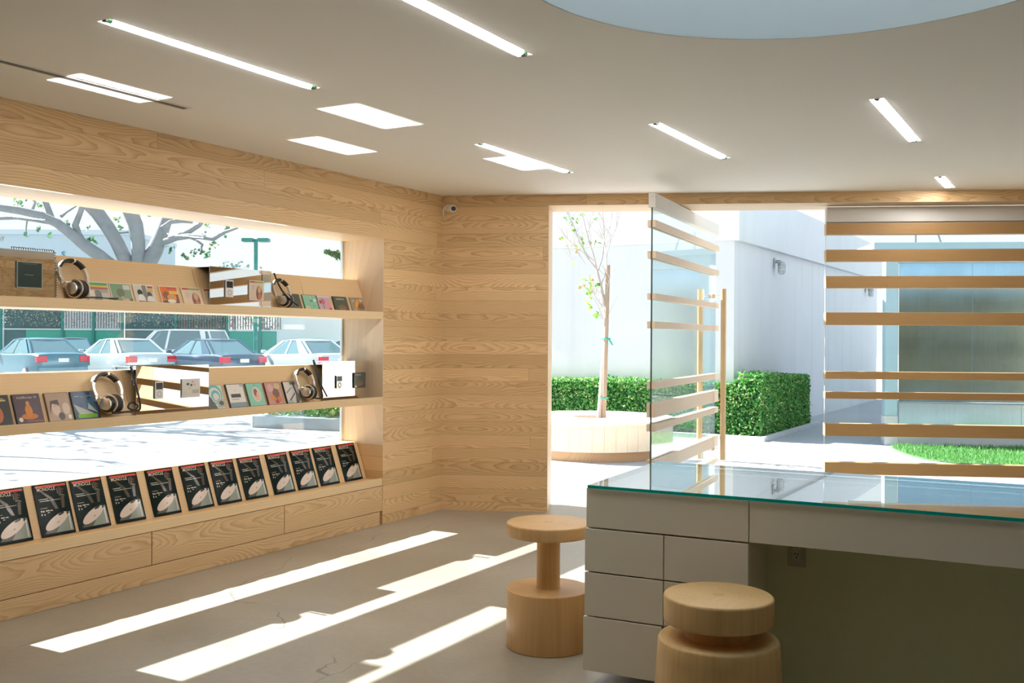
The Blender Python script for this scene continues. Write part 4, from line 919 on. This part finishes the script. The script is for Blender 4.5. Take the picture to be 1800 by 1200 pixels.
n_ = 0
while n_ < 11000:
    x, y = rng.uniform(2.4,6.5), rng.uniform(6.1,9.6)
    if not inside((x,y), LP): continue
    n_ += 1; a = rng.random()*6.28; h = rng.uniform(.035,.075); w = .006; dx, dy = math.cos(a), math.sin(a); l = rng.uniform(0,.04); b = rng.random()*6.28
    mb.add([(x-dx*w,y-dy*w,0.002),(x+dx*w,y+dy*w,0.002),(x+l*math.cos(b),y+l*math.sin(b),h)], [(0,1,2)], GRASS)
gb = mb.build('grass_blades', GRASS, lawn_base); gb['kind'] = 'stuff'

# ------------------------------------------------------------------ round planter bench and sapling
PC = Vector((-0.809,4.738,0)); PD = (PC-CAM).dot(FW)
t = thing('planter_bench', 'round pale cedar planter bench outside the doorway', 'planter', PC)
MB().lathe([(0.985,-0.0143),(0.985,0.108)], 96).build('kick_base', W_kick, t)
m = MB(); NS = 44
for k in range(NS):
    a0, a1 = 2*PI*k/NS+0.0012, 2*PI*(k+1)/NS-0.0012
    q = [(1.035*math.cos(a0),1.035*math.sin(a0)),(1.035*math.cos((a0+a1)/2)*1.002,1.035*math.sin((a0+a1)/2)*1.002),(1.035*math.cos(a1),1.035*math.sin(a1)),(0.99*math.cos(a1),0.99*math.sin(a1)),(0.99*math.cos(a0),0.99*math.sin(a0))]
    m.prism(q, 0.1085, 0.4295)
m.build('staves', W_plant, t)
m = MB(); m.lathe([(0.28,0.43),(1.062,0.43),(1.068,0.436),(1.068,0.469),(1.062,0.475),(0.286,0.475),(0.28,0.469),(0.28,0.43)], 96, cap=False); m.build('seat_rim', W_rim, t)
MB().lathe([(0.281,0.20),(0.281,0.4295)], 48, cap=False).build('inner_ring', W_plant, t)
MB().lathe([(0.28,0.38),(0.27,0.41)], 32).build('soil', SOIL, t)
BARK = plain('pale_bark', (0.48,0.435,0.42), 0.8, var=0.2, scale=30)
SLEAF = leaf_mat('sapling_leaf', [(0.06,0.28,0.04),(0.12,0.36,0.06),(0.28,0.46,0.09),(0.52,0.52,0.14),(0.42,0.15,0.08)], 0.4, 0.4)
def PX(px, py, dd=0.0): return at_depth(px, py, PD+dd)
sap = thing('sapling', 'young bare-branched sapling with a few leaves growing from the round planter', 'tree', PC+UP*0.41); so = Vector(sap.location)
def loc(pts): return [p-so for p in pts]
trunk = [PX(1053,737),PX(1055,715),PX(1058,670),PX(1061,630),PX(1065,590),PX(1067,565),PX(1062,532),PX(1056,503),PX(1050,478)]
trunk[0] = PC+UP*0.405+RT*((1053-1044)/FPX*PD)
MB().tube(loc(trunk), [.040,.036,.033,.031,.029,.026,.023,.020,.018], 10).build('trunk', BARK, sap)
rb = random.Random(11)
br = [([(1050,478),(1043,448),(1034,420),(1027,392),(1022,365),(1018,330),(1012,290)],.014),
      ([(1050,478),(1058,456),(1062,425),(1061,392),(1057,360),(1058,320),(1052,280)],.013),
      ([(1049,474),(1034,455),(1021,430),(1008,398),(999,372),(990,340)],.010),
      ([(1056,502),(1065,478),(1067,445),(1074,420),(1084,398),(1092,365),(1098,330)],.010),
      ([(1044,458),(1026,444),(1008,430),(992,414),(985,403)],.008),
      ([(1034,420),(1036,395),(1043,372),(1046,340)],.008),([(1027,430),(1014,410),(1003,388),(996,368)],.006),
      ([(1062,425),(1070,405),(1076,380),(1080,350)],.007),([(1061,392),(1054,375),(1046,360)],.006),([(1021,440),(1005,452),(1000,458)],.004),
      ([(1030,465),(1018,448),(1012,440)],.004),([(1067,445),(1060,425),(1058,410)],.005),([(1060,530),(1066,515),(1070,498),(1073,485)],.005),
      ([(1063,545),(1052,530),(1043,515),(1036,500)],.005),([(1056,510),(1048,520),(1040,512)],.004),([(1066,560),(1055,562),(1048,556)],.004)]
bm_ = MB(); lp = []
for pts, r in br:
    dd = rb.uniform(-.25,.25); n0 = len(pts)
    P = [PX(x, y, dd*i/(n0-1)) for i,(x,y) in enumerate(pts)]
    bm_.tube(loc(P), [max(.003, r*(1-.75*i/(n0-1))) for i in range(n0)], 6)
    for k in range(len(P)*2):
        i = rb.randrange(1, len(P)); q = P[i-1].lerp(P[i], rb.random()); L_ = rb.uniform(.12,.38)
        e = q+RT*(rb.uniform(-.6,.6)*L_)+UP*(L_*rb.uniform(.4,1))+FW*(rb.uniform(-.4,.4)*L_)
        bm_.tube(loc([q, q.lerp(e,.5)+UP*.01, e]), [.0045,.0035,.002], 5); lp.append(e)
bm_.build('branches', BARK, sap)
mb = MB(); rl = random.Random(5)
for x,y,n0,s in [(1014,437,5,5),(1022,427,3,4),(1000,428,4,6),(1006,402,5,6),(1010,390,4,6),(998,386,4,6),(1048,385,3,4),(1060,418,2,5),(1035,424,3,6),(1047,428,3,5),(1029,495,7,7),(1040,490,6,7),(1036,510,7,7),(1044,505,5,7),(1025,505,5,6),(1050,498,4,6),(1037,520,6,6),(1038,540,7,5),(1050,553,7,5),(1030,530,3,5),(1026,372,6,7),(1018,374,3,6),(987,418,3,4),(1008,465,2,3),(1020,418,3,4)]:
    for k in range(n0):
        leaves(mb, [PX(x+rl.gauss(0,s*.6), y+rl.gauss(0,s*.6), rl.uniform(-.1,.1))-so], 0.055, SLEAF, .3, .2, rl, 0.75)
mb.build('leaves', SLEAF, sap)
st = MB(); q0 = PC+UP*0.41+RT*((1060-1044)/FPX*PD)-FW*0.03
q1 = PX(1069,466,-.03); st.tube([q0,q1], [.032,.028], 12); tag(st.build('tree_stake', plain('stake_wood',(0.36,0.27,0.2),0.8,var=.2)), 'grey brown wooden stake tied to the sapling in the round planter', 'stake')
GT = plain('green_tape',(0.0,0.38,0.28),0.5)
for (px,py,tail,lb) in ((1065,595,True,'green plastic tie with a loose tail around sapling and stake, upper one'),(1061,699,False,'green plastic tie around sapling and stake, lower one')):
    c = PX(px,py,-.015); rr = .058
    mm = MB(); mm.tube([c+RT*(rr*math.cos(2*PI*k/20))+FW*(rr*.8*math.sin(2*PI*k/20)) for k in range(20)], .009, 6, closed=True)
    if tail: mm.tube([c+RT*.03-FW*.05, c+RT*.055-FW*.06-UP*.04, c+RT*.085-FW*.06-UP*.085], [.012,.012,.008], 6)
    tag(mm.build('tree_tie', GT), lb, 'tie')

# ================================================================== BEYOND THE LONG WINDOW
# kerbed bed with shrubs
t = thing('planting_bed', 'low concrete bed with green shrubs seen under the middle shelf', 'planting bed', (-6.0,5.9,0)); o = Vector(t.location)
m = MB(); q = [(-7.27,4.92),(-4.4,5.42),(-4.65,7.1),(-7.55,6.6)]
m.prism(q, -0.0143, 0.185); rel(m).build('kerb', concrete('bed_concrete_shaded', (0.24,0.29,0.32), (0.30,0.35,0.375), rough=0.85, scale=2.0, spec=0.2), t, bevel=0.01)  # darker and bluer than the other kerbs: shade put into the colour
mb = MB(); pts = []
for _ in range(3200):
    a, b = rng.random(), rng.random()
    p = Vector(q[0]).lerp(Vector(q[1]),a).lerp(Vector(q[3]).lerp(Vector(q[2]),a), 0.12+0.76*b)
    zz = 0.16+0.80*rng.random()**0.8*(0.75+0.5*noise.noise(Vector((p[0]*1.3,p[1]*1.3,0)))) * min(1, (a+0.12)*3)
    pts.append(Vector((p[0],p[1],zz))-o)
leaves(mb, pts, 0.10, HEDGE, .4, .3, rng); mb.build('shrubs', HEDGE, t)
# cars
CGLASS = plain('car_glass', (0.10,0.19,0.215), 0.06, spec=1.0, var=0.0)
TAIL = plain('tail_light', (0.62,0.02,0.05), 0.2); TYRE = plain('tyre',(0.02,0.02,0.02),0.8)
def car(px, dep, heading, paint, label, kind='sedan', rear=True):
    base = at_depth(px, 620, dep); base.z = -0.0058
    d = (FW*math.cos(heading)-RT*math.sin(heading)).normalized(); left = UP.cross(d)
    t = thing('car', label, 'car', mat=frame(base, d, left, UP), group='cars parked beyond the window')
    if kind == 'sedan':
        ST = [(0,.70,.42,.86),(.05,.79,.32,.95),(.3,.86,.26,.985),(.9,.885,.22,.985),(2.0,.89,.22,.96),(3.2,.885,.22,.95),(3.6,.875,.24,.93),(4.2,.83,.27,.83),(4.5,.74,.32,.73),(4.6,.6,.4,.62)]
        cab = (0.62,1.35,2.55,3.45,1.43,.80,.60); dk = .97
    else:
        ST = [(0,.78,.45,1.0),(.05,.86,.38,1.06),(.3,.90,.3,1.08),(2.0,.92,.28,1.06),(3.3,.91,.28,1.03),(3.6,.90,.3,1.0),(4.2,.88,.32,.95),(4.5,.8,.36,.85),(4.6,.66,.42,.75)]
        cab = (0.05,0.35,2.65,3.4,1.78,.86,.68); dk = 1.05
    m = MB(); vs = []; n = 12
    for x,w,z0,z1 in ST:
        h = [(w*.86,z0),(w*.98,z0+.10),(w,z0+(z1-z0)*.55),(w*.975,z1-.06),(w*.90,z1-.01),(w*.5,z1+.012)]
        for y,z in h: vs.append((x,y,z))
        for y,z in h[::-1]: vs.append((x,-y,z))
    fs = [tuple(range(n))[::-1], tuple(range((len(ST)-1)*n, len(ST)*n))]
    for i in range(len(ST)-1):
        for j in range(n): fs.append((i*n+j, i*n+(j+1)%n, (i+1)*n+(j+1)%n, (i+1)*n+j))
    m.add(vs, fs, None, True); m.build('body', paint, t)
    x0,x1,x2,x3,zr,wb,wt = cab
    B = [(x0,wb*.92,dk),(x0+.35,wb,dk-.005),(x3-.5,wb,dk-.02),(x3,wb*.9,dk-.03)]; T = [(x1,wt*.94,zr-.03),(x1+.3,wt,zr-.005),(x2-.4,wt,zr),(x2,wt*.92,zr-.05)]
    vs = [(x,y,z) for x,y,z in B]+[(x,y,z) for x,y,z in T]+[(x,-y,z) for x,y,z in B]+[(x,-y,z) for x,y,z in T]
    fs = [(0,1,5,4),(1,2,6,5),(2,3,7,6),(8,12,13,9),(9,13,14,10),(10,14,15,11),(0,4,12,8),(3,11,15,7),(4,5,13,12),(5,6,14,13),(6,7,15,14)]
    MB().add(vs, fs).build('windows', CGLASS, t)
    m = MB()
    vs = []
    for x,y,z in T:
        for f in (1.04,.7,0,-.7,-1.04): vs.append((x,y*f,z+.004+.03*(1-f*f*.9)))
    for x,y,z in T:
        for f in (1.04,.7,0,-.7,-1.04): vs.append((x,y*f,z-.02))
    fs = []
    for i in range(3):
        for j in range(4): fs.append((5*i+j,5*i+j+1,5*i+6+j,5*i+5+j)); fs.append((20+5*i+j,25+5*i+j,26+5*i+j,21+5*i+j))
    for i in range(3):
        for j in (0,4): fs.append((5*i+j,5*i+5+j,25+5*i+j,20+5*i+j))
    for i in (0,3):
        for j in range(4): fs.append((5*i+j,5*i+j+1,21+5*i+j,20+5*i+j))
    m.add(vs, fs, None, True); m.build('roof', paint, t)
    for s in (1,-1):
        pm = MB()
        def pil(a, b, w0, w1): pm.add([(a[0]-w0,s*(a[1]+.008),a[2]),(a[0]+w0,s*(a[1]+.008),a[2]),(b[0]+w1,s*(b[1]+.012),b[2]),(b[0]-w1,s*(b[1]+.012),b[2])], [(0,1,2,3)])
        cw = .26 if kind == 'sedan' else .08
        pil((x0+.30+cw*.2,wb,dk),(x1+.24,wt,zr-.008),cw,.12); pil((2.05,wb,dk-.01),(1.98,wt,zr),.05,.045); pil((x3-.22,wb*.96,dk-.02),(x2-.10,wt*.96,zr-.02),.06,.05)
        pm.tube([(x0,s*wb*.93,dk),(x1,s*wt*.95,zr-.025)], .035, 6); pm.tube([(x3,s*wb*.91,dk-.03),(x2,s*wt*.93,zr-.04)], .035, 6)
        pm.build('pillars', paint, t)
        for xx in (.85,3.55):
            wx = MB(); wx.tube([(xx,s*.68,.31),(xx,s*.87,.31)], .31, 22); w_ = wx.build('wheel', TYRE, t)
            MB().tube([(xx,s*.871,.31),(xx,s*.885,.31)], .19, 18).build('hub', SILVER, w_)
        zl = .70 if kind == 'sedan' else .78
        MB().box((-0.014,s*.50,zl),(0.13,s*.815,zl+.19)).build('tail_light', TAIL, t, bevel=.008)
        MB().box((x3-.35,s*.88,dk),(x3-.2,s*1.02,dk+.11)).build('side_mirror', paint, t, bevel=.02)
    MB().box((-0.02,-.76,.40),(0.06,.76,.56)).build('bumper', paint, t, bevel=.03)
    MB().box((-0.016,-.16,.70),(0.0,.16,.82)).build('licence_plate', WHITE, t)
    return t
def cpaint(n, c): return plain(n, c, 0.22, metal=0.25, spec=0.7, var=.0)
NV = cpaint('car_blue', (0.10,0.23,0.29)); SV = cpaint('car_silver', (0.58,0.68,0.70)); WT = cpaint('car_white', (0.78,0.82,0.82)); DKB = cpaint('car_dark', (0.05,0.10,0.16))
A4 = math.radians(46)
car(112, 31.0, A4, NV, 'dark blue sedan at far left of the parked row')
car(268, 31.5, A4, SV, 'silver sedan second from left in the parked row')
car(430, 31.5, A4, DKB, 'dark sedan third from left in the parked row, with red tail light')
car(600, 32.5, A4, SV, 'silver sedan at right of the parked row, beside the window edge')
car(395, 39.0, math.radians(78), WT, 'pale car with tall windows behind the parked sedans', 'suv')
car(128, 40.0, math.radians(25), DKB, 'small dark car in the second row at left')
car(700, 42.0, math.radians(80), WT, 'white car in the second row at right beside the window edge')
# box truck
tb = at_depth(545, 620, 56); tb.z = -0.0058
t = thing('truck', 'white box truck parked behind the cars', 'truck', mat=frame(tb, -RT, -FW, UP))
MB().box((-1.9,-1.1,.75),(1.75,1.1,2.75)).build('cargo_box', WT, t, bevel=.03)
MB().prism([(1.8,.55),(2.75,.55),(2.75,1.2),(2.45,1.9),(2.3,2.15),(1.8,2.15)], -1.0, 1.0, axis=1).build('cab', WT, t, bevel=.03)
MB().prism([(2.0,1.3),(2.68,1.3),(2.44,1.92),(2.3,2.02),(2.0,2.02)], -1.01, 1.01, axis=1).build('cab_window', CGLASS, t)
for x in (-1.2,2.2):
    for s in (-1,1): MB().tube([(x,s*.8,.42),(x,s*1.02,.42)], .42, 20).build('wheel', TYRE, t)
# fence with climbers
fb = at_depth(240, 600, 48); fb.z = -0.0058
t = thing('fence', 'green and brown screen fence with climbers at the back of the car park', 'fence', mat=frame(fb, RT, FW, UP))
GPST = plain('green_post',(0.01,0.20,0.17),0.5); 
for x in (-6.6,-3.6,-2.1,-.7,1.9,4.4,6.0): MB().tube([(x,0,0),(x,0,3.2)], .07, 10).build('post', GPST, t)
MB().box((-7,.0,1.82),(7.0,.04,1.88)).build('rail', plain('fence_rail',(0.55,0.62,0.62),0.5), t)
for a,b in ((-5.4,-.8),(2.2,6.8)): MB().box((a,.05,.2),(b,.07,1.81)).build('windscreen', plain('green_screen',(0.04,0.32,0.24),0.7), t)
for a,b in ((-6.5,-3.7),(-.6,4.3)): MB().box((a,.12,.2),(b,.16,3.1)).build('backing', plain('dark_mesh',(0.06,0.14,0.15),0.8), t)
for a,b in ((-3.5,-.8),(2.0,7.0)):
    m = MB(); x = a
    while x < b: m.box((x,.10,1.9),(x+.05,.14,3.1)); x += .13
    m.build('slat_screen', plain('brown_slats',(0.26,0.20,0.18),0.7), t)
VINE = leaf_mat('vine_leaf', [(0.10,0.20,0.16),(0.30,0.36,0.30),(0.55,0.55,0.50)], .2)
mb = MB(); leaves(mb, [Vector((rng.uniform(-7,7), rng.uniform(-.05,.05), 2.0+rng.random()*1.1)) for _ in range(2600)], .085, VINE, .5, .1, rng); mb.build('climbers', VINE, t)
# lamp post
lb = at_depth(449, 600, 44); lb.z = -0.0058
t = thing('lamp_post', 'green double-headed car park lamp post against the pale sky', 'lamp post', mat=frame(lb, RT, FW, UP)); zt = at_depth(449,424,44).z
MB().tube([(0,0,0),(0,0,zt+.05)], .09, 12).build('pole', GPST, t)
for s in (-1,1): MB().box((s*.10,-.22,zt-.02),(s*.60,.22,zt+.14)).build('lamp_head', GPST, t, bevel=.03)
MB().box((-.11,-.05,zt+.03),(.11,.05,zt+.10)).build('arm', GPST, t)
# long low building with sign
b0 = at_depth(90, 600, 72); b0.z = -0.0058
t = thing('store_building', 'pale blue flat-roofed building behind the big bare tree', 'building', mat=frame(b0, RT, FW, UP))
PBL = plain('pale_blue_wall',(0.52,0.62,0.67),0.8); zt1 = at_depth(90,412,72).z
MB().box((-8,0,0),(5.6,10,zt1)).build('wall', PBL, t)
MB().box((-8.1,-.15,zt1),(5.7,10.1,zt1+.35)).build('parapet', plain('pale_parapet',(0.60,0.69,0.73),0.8), t)
sx = (at_depth(10,420,72)-b0).dot(RT)
m = MB(); text_into(m, 'AT', 0.42, (sx-.62,-.03,at_depth(5,423,72).z), (1,0,0), (0,0,1), plain('bronze_letter',(0.42,0.36,0.27),0.5), ext=.02); m.build('sign_letters', None, t)
m = MB(); s0 = (at_depth(108,446,72)-b0).dot(RT); zs = at_depth(108,452,72).z
text_into(m, 'S', .62, (s0,-.03,zs), (1,0,0), (0,0,1), plain('teal_letter',(0.02,0.26,0.30),0.5), ext=.02, weight=.01); m.build('sign_initial', None, t)
# trees
BARK2 = plain('grey_bark', (0.26,0.275,0.285), 0.85, var=0.3, scale=2.5)
TLEAF = leaf_mat('tree_leaf', [(0.02,0.13,0.07),(0.05,0.22,0.09),(0.22,0.32,0.08)], .3)
D2 = 52.0
tb = at_depth(236, 600, D2); tb.z = -0.0058
t = thing('tree', 'big bare-limbed grey tree spreading behind the upper shelf', 'tree', tb)
def T2(x, y, dd=0): return at_depth(x, y, D2+dd)-tb
def W2(r): return r/FPX*D2
limbs = [([(236,677),(236,620),(238,560),(234,520),(226,486),(219,455),(205,425),(190,400),(172,375),(150,352),(128,328)],[19,18,18,16,14,13,12,12,12,12,11]),
 ([(234,520),(222,495),(200,470),(176,450),(150,432),(122,408),(100,392),(70,378),(35,370),(-20,362),(-60,355)],[15,14,12,11,10,9,8,7,7,6,5]),
 ([(236,520),(242,480),(243,450),(243,425),(238,395),(228,370),(215,340),(205,310)],[15,13,11,12,13,13,12,10]),
 ([(240,515),(256,470),(272,440),(282,415),(290,392),(298,372),(300,345)],[14,15,14,12,11,10,8]),
 ([(150,432),(138,412),(132,395),(140,375),(148,352)],[6,6,6,5,5]),([(92,388),(84,365),(76,345),(70,325)],[6,5,5,4]),([(100,392),(60,386),(30,382),(-10,384)],[5,4,4,3]),
 ([(290,425),(310,418),(330,415),(350,416),(375,420),(395,408),(418,400)],[6,5,5,4,4,3,2]),([(310,418),(330,408),(350,396),(362,380),(380,366)],[5,5,4,4,3]),([(284,402),(300,390),(320,388),(338,390)],[5,4,4,3]),
 ([(330,415),(345,422),(356,430),(352,442)],[3,2,2,1]),([(188,402),(200,410),(226,408)],[3,2,2]),([(108,380),(118,372),(134,362)],[3,2,1.5]),([(56,372),(62,355),(52,345)],[3,2,1.5]),([(48,384),(46,400),(46,415)],[1.5,1.2,1])]
m = MB(); m.tube([T2(*p) for p in limbs[0][0]], [W2(r) for r in limbs[0][1]], 14); m.build('trunk', BARK2, t)
m = MB()
for k,(pts, rr) in enumerate(limbs[1:]):
    m.tube([T2(x,y,(k%3-1)*1.5*i/len(pts)) for i,(x,y) in enumerate(pts)], [W2(r) for r in rr], 10)
m.build('limbs', BARK2, t)
mb = MB()
for x,y,n0,s in [(35,355,26,7),(70,362,12,4),(118,392,26,7),(68,402,16,4),(46,412,14,4),(88,413,14,4),(160,420,20,5),(168,425,10,3),(155,400,8,4),(205,385,12,5),(195,405,8,4),(210,400,8,4),(262,380,8,4),(300,440,14,5),(322,448,14,5),(340,444,18,6),(352,440,16,6),(330,455,10,4),(360,415,10,5),(376,428,18,6),(360,445,18,6),(395,415,10,4),(365,395,8,5),(290,435,8,4),(225,370,6,4),(312,362,12,8),(340,370,14,8),(400,400,12,5)]:
    leaves(mb, [T2(x+rl.gauss(0,s*.55), y+rl.gauss(0,s*.55), rl.uniform(-.5,.5)) for _ in range(n0)], .16, TLEAF, .4, .2, rl, .7)
mb.build('leaves', TLEAF, t)
def bushy(px, dep, h, r, label, n0, px_w=None, trunk_h=1.0):
    b = at_depth(px, 600, dep); b.z = -0.0058
    t = thing('tree', label, 'tree', b)
    MB().tube([(0,0,0),(0,0,h*.6)], [.16,.08], 8).build('trunk', BARK2, t)
    mb = MB(); P = []
    for _ in range(n0):
        v = Vector((rng.gauss(0,1),rng.gauss(0,1),rng.gauss(0,1))).normalized()*(rng.random()**.4); P.append(Vector((v.x*r, v.y*r, h*.68+v.z*h*.32*(1+.3*noise.noise(v*2)))))
    leaves(mb, P, .28, VINE2, .4, .2, rng, .7); mb.build('crown', VINE2, t); return t
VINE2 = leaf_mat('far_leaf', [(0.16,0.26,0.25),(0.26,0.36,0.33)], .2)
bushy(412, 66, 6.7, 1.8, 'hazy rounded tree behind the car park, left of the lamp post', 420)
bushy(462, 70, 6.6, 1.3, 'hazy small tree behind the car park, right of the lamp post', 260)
# tree hidden by the window reveal, one leafy bough showing
b = at_depth(668, 600, 38); b.z = -0.0058
t = thing('tree', 'dark leafy bough reaching in at the right edge of the window', 'tree', b)
def T3(x, y): return at_depth(x, y, 38)-b
MB().tube([T3(668,686),T3(668,600),T3(666,500),T3(662,400)], [.2,.18,.14,.06], 8).build('trunk', BARK2, t)
MB().tube([T3(666,470),T3(640,462),T3(612,454),T3(575,443)], [.07,.05,.03,.01], 6).build('bough', BARK2, t)
mb = MB(); leaves(mb, [T3(572+34*u, 442+13*u+rng.gauss(0,1)*(1.2+3.0*u)-3*u) for u in [rng.random() for _ in range(230)]]+[T3(rng.gauss(672,10), rng.uniform(385,470)) for _ in range(250)], .15, TLEAF, .4, .2, rng, .6); mb.build('leaves', TLEAF, t)
# shade tree outside the frame whose shadow falls on the paving
tb = Vector((-14.2,1.2,-0.006))
t = thing('tree', 'bare-limbed tree left of the window whose shadow falls across the paving', 'tree', tb)
rs = random.Random(21); tw = MB(); lf = []
def grow(p, d, ln, r, lev):
    pts = [p]; rr = [r]
    for i in range(4):
        d = (d+Vector((rs.gauss(0,.16),rs.gauss(0,.16),rs.gauss(0,.10)))).normalized(); p = p+d*(ln/4); pts.append(p); rr.append(r*(1-.42*(i+1)/4))
    tw.tube(pts, rr, 7)
    if lev == 0:
        lf.extend([p+Vector((rs.gauss(0,.25),rs.gauss(0,.25),rs.gauss(0,.2))) for _ in range(7)]); return
    for k in range(3 if lev > 1 else 2):
        a = rs.random()*6.28; nd = (d+Vector((math.cos(a),math.sin(a),rs.uniform(-.1,.35)))*.75).normalized()
        grow(pts[-1 if k < 2 else 3], nd, ln*.78, rr[-1]*.85, lev-1)
MB().tube([(0,0,0),(.05,.1,1.2),(0,.2,2.4)], [.32,.27,.25], 12).build('trunk', BARK2, t)
grow(Vector((0,.2,2.3)), Vector((.1,.5,.9)).normalized(), 2.4, .34, 4); grow(Vector((0,.2,2.3)), Vector((.3,-.6,.8)).normalized(), 2.3, .30, 4); grow(Vector((0,.2,2.3)), Vector((-.5,.1,.8)).normalized(), 2.3, .28, 4)
tw.build('limbs', BARK2, t)
mb = MB(); leaves(mb, lf, .16, TLEAF, .4, .2, rs, .7); mb.build('leaves', TLEAF, t)

# ================================================================== LIGHT
sd = Vector((1.0,0.036,-0.86)).normalized()
sl = bpy.data.lights.new('sun', 'SUN'); sl.energy = 15.5; sl.angle = math.radians(0.5); sl.color = (1.0,0.99,0.97)
so_ = bpy.data.objects.new('sun', sl); COL.objects.link(so_); so_.rotation_euler = sd.to_track_quat('-Z','Y').to_euler(); so_.location = (-20,0,18)
# added area lamps stand in for sun the mirror flaps reflect onto the ceiling
up = Vector((sd.x,sd.y,-sd.z))
for mo in (mA,mB,mC,mD):
    f = [c for c in mo.children if c.name.startswith('top_flap')][0]
    w = f.dimensions.x; zt = mo.location.z+max(v[2] for v in f.bound_box)
    al = bpy.data.lights.new('glint_standin_lamp', 'AREA'); al.shape = 'RECTANGLE'; al.size = w*1.03; al.size_y = 0.275*abs(up.z); al.spread = math.radians(1.0)
    al.energy = 10.0*al.size*al.size_y; al.color = (1,0.97,0.93)
    ao = bpy.data.objects.new('glint_standin_lamp', al); COL.objects.link(ao)
    zl = -up; xl = Vector((0,1,0)); xl = (xl-zl*xl.dot(zl)).normalized(); yl = zl.cross(xl)
    ao.matrix_world = frame(Vector((XM-0.115+0.11,mo.location.y,zt+0.095)) , xl, yl, zl)
W = bpy.data.worlds.new('world'); SC.world = W; W.use_nodes = True
t = W.node_tree; t.nodes.clear()
wo = t.nodes.new('ShaderNodeOutputWorld'); bg = t.nodes.new('ShaderNodeBackground'); 
tc = t.nodes.new('ShaderNodeTexCoord'); sx_ = t.nodes.new('ShaderNodeSeparateXYZ'); t.links.new(tc.outputs['Generated'], sx_.inputs[0])
cr_ = t.nodes.new('ShaderNodeValToRGB'); e_ = cr_.color_ramp.elements
e_[0].position = 0.0; e_[0].color = (0.80,0.87,0.885,1); e_[1].position = 1.0; e_[1].color = (0.42,0.60,0.83,1)
x_ = e_.new(0.22); x_.color = (0.74,0.83,0.88,1)
t.links.new(sx_.outputs[2], cr_.inputs[0]); t.links.new(cr_.outputs[0], bg.inputs[0]); bg.inputs[1].default_value = 1.0; t.links.new(bg.outputs[0], wo.inputs[0])
# ================================================================== CAMERA
cd = bpy.data.cameras.new('camera'); cam = bpy.data.objects.new('camera', cd); COL.objects.link(cam)
cd.sensor_width = 36.0; cd.sensor_fit = 'HORIZONTAL'; cd.lens = FPX/1800*36.0; cd.clip_start = 0.05; cd.clip_end = 400
cam.matrix_world = frame(CAM, R_, -D_, -F_)
SC.camera = cam
SC.view_settings.view_transform = 'Standard'; SC.view_settings.look = 'None'; SC.view_settings.gamma = 1.0; SC.view_settings.exposure = 0.5
SC.view_settings.use_curve_mapping = False
cy = SC.cycles
cy.use_denoising = True; cy.max_bounces = 10; cy.diffuse_bounces = 8; cy.glossy_bounces = 5; cy.transparent_max_bounces = 24; cy.transmission_bounces = 6
cy.caustics_reflective = False; cy.caustics_refractive = False; cy.sample_clamp_indirect = 6.0
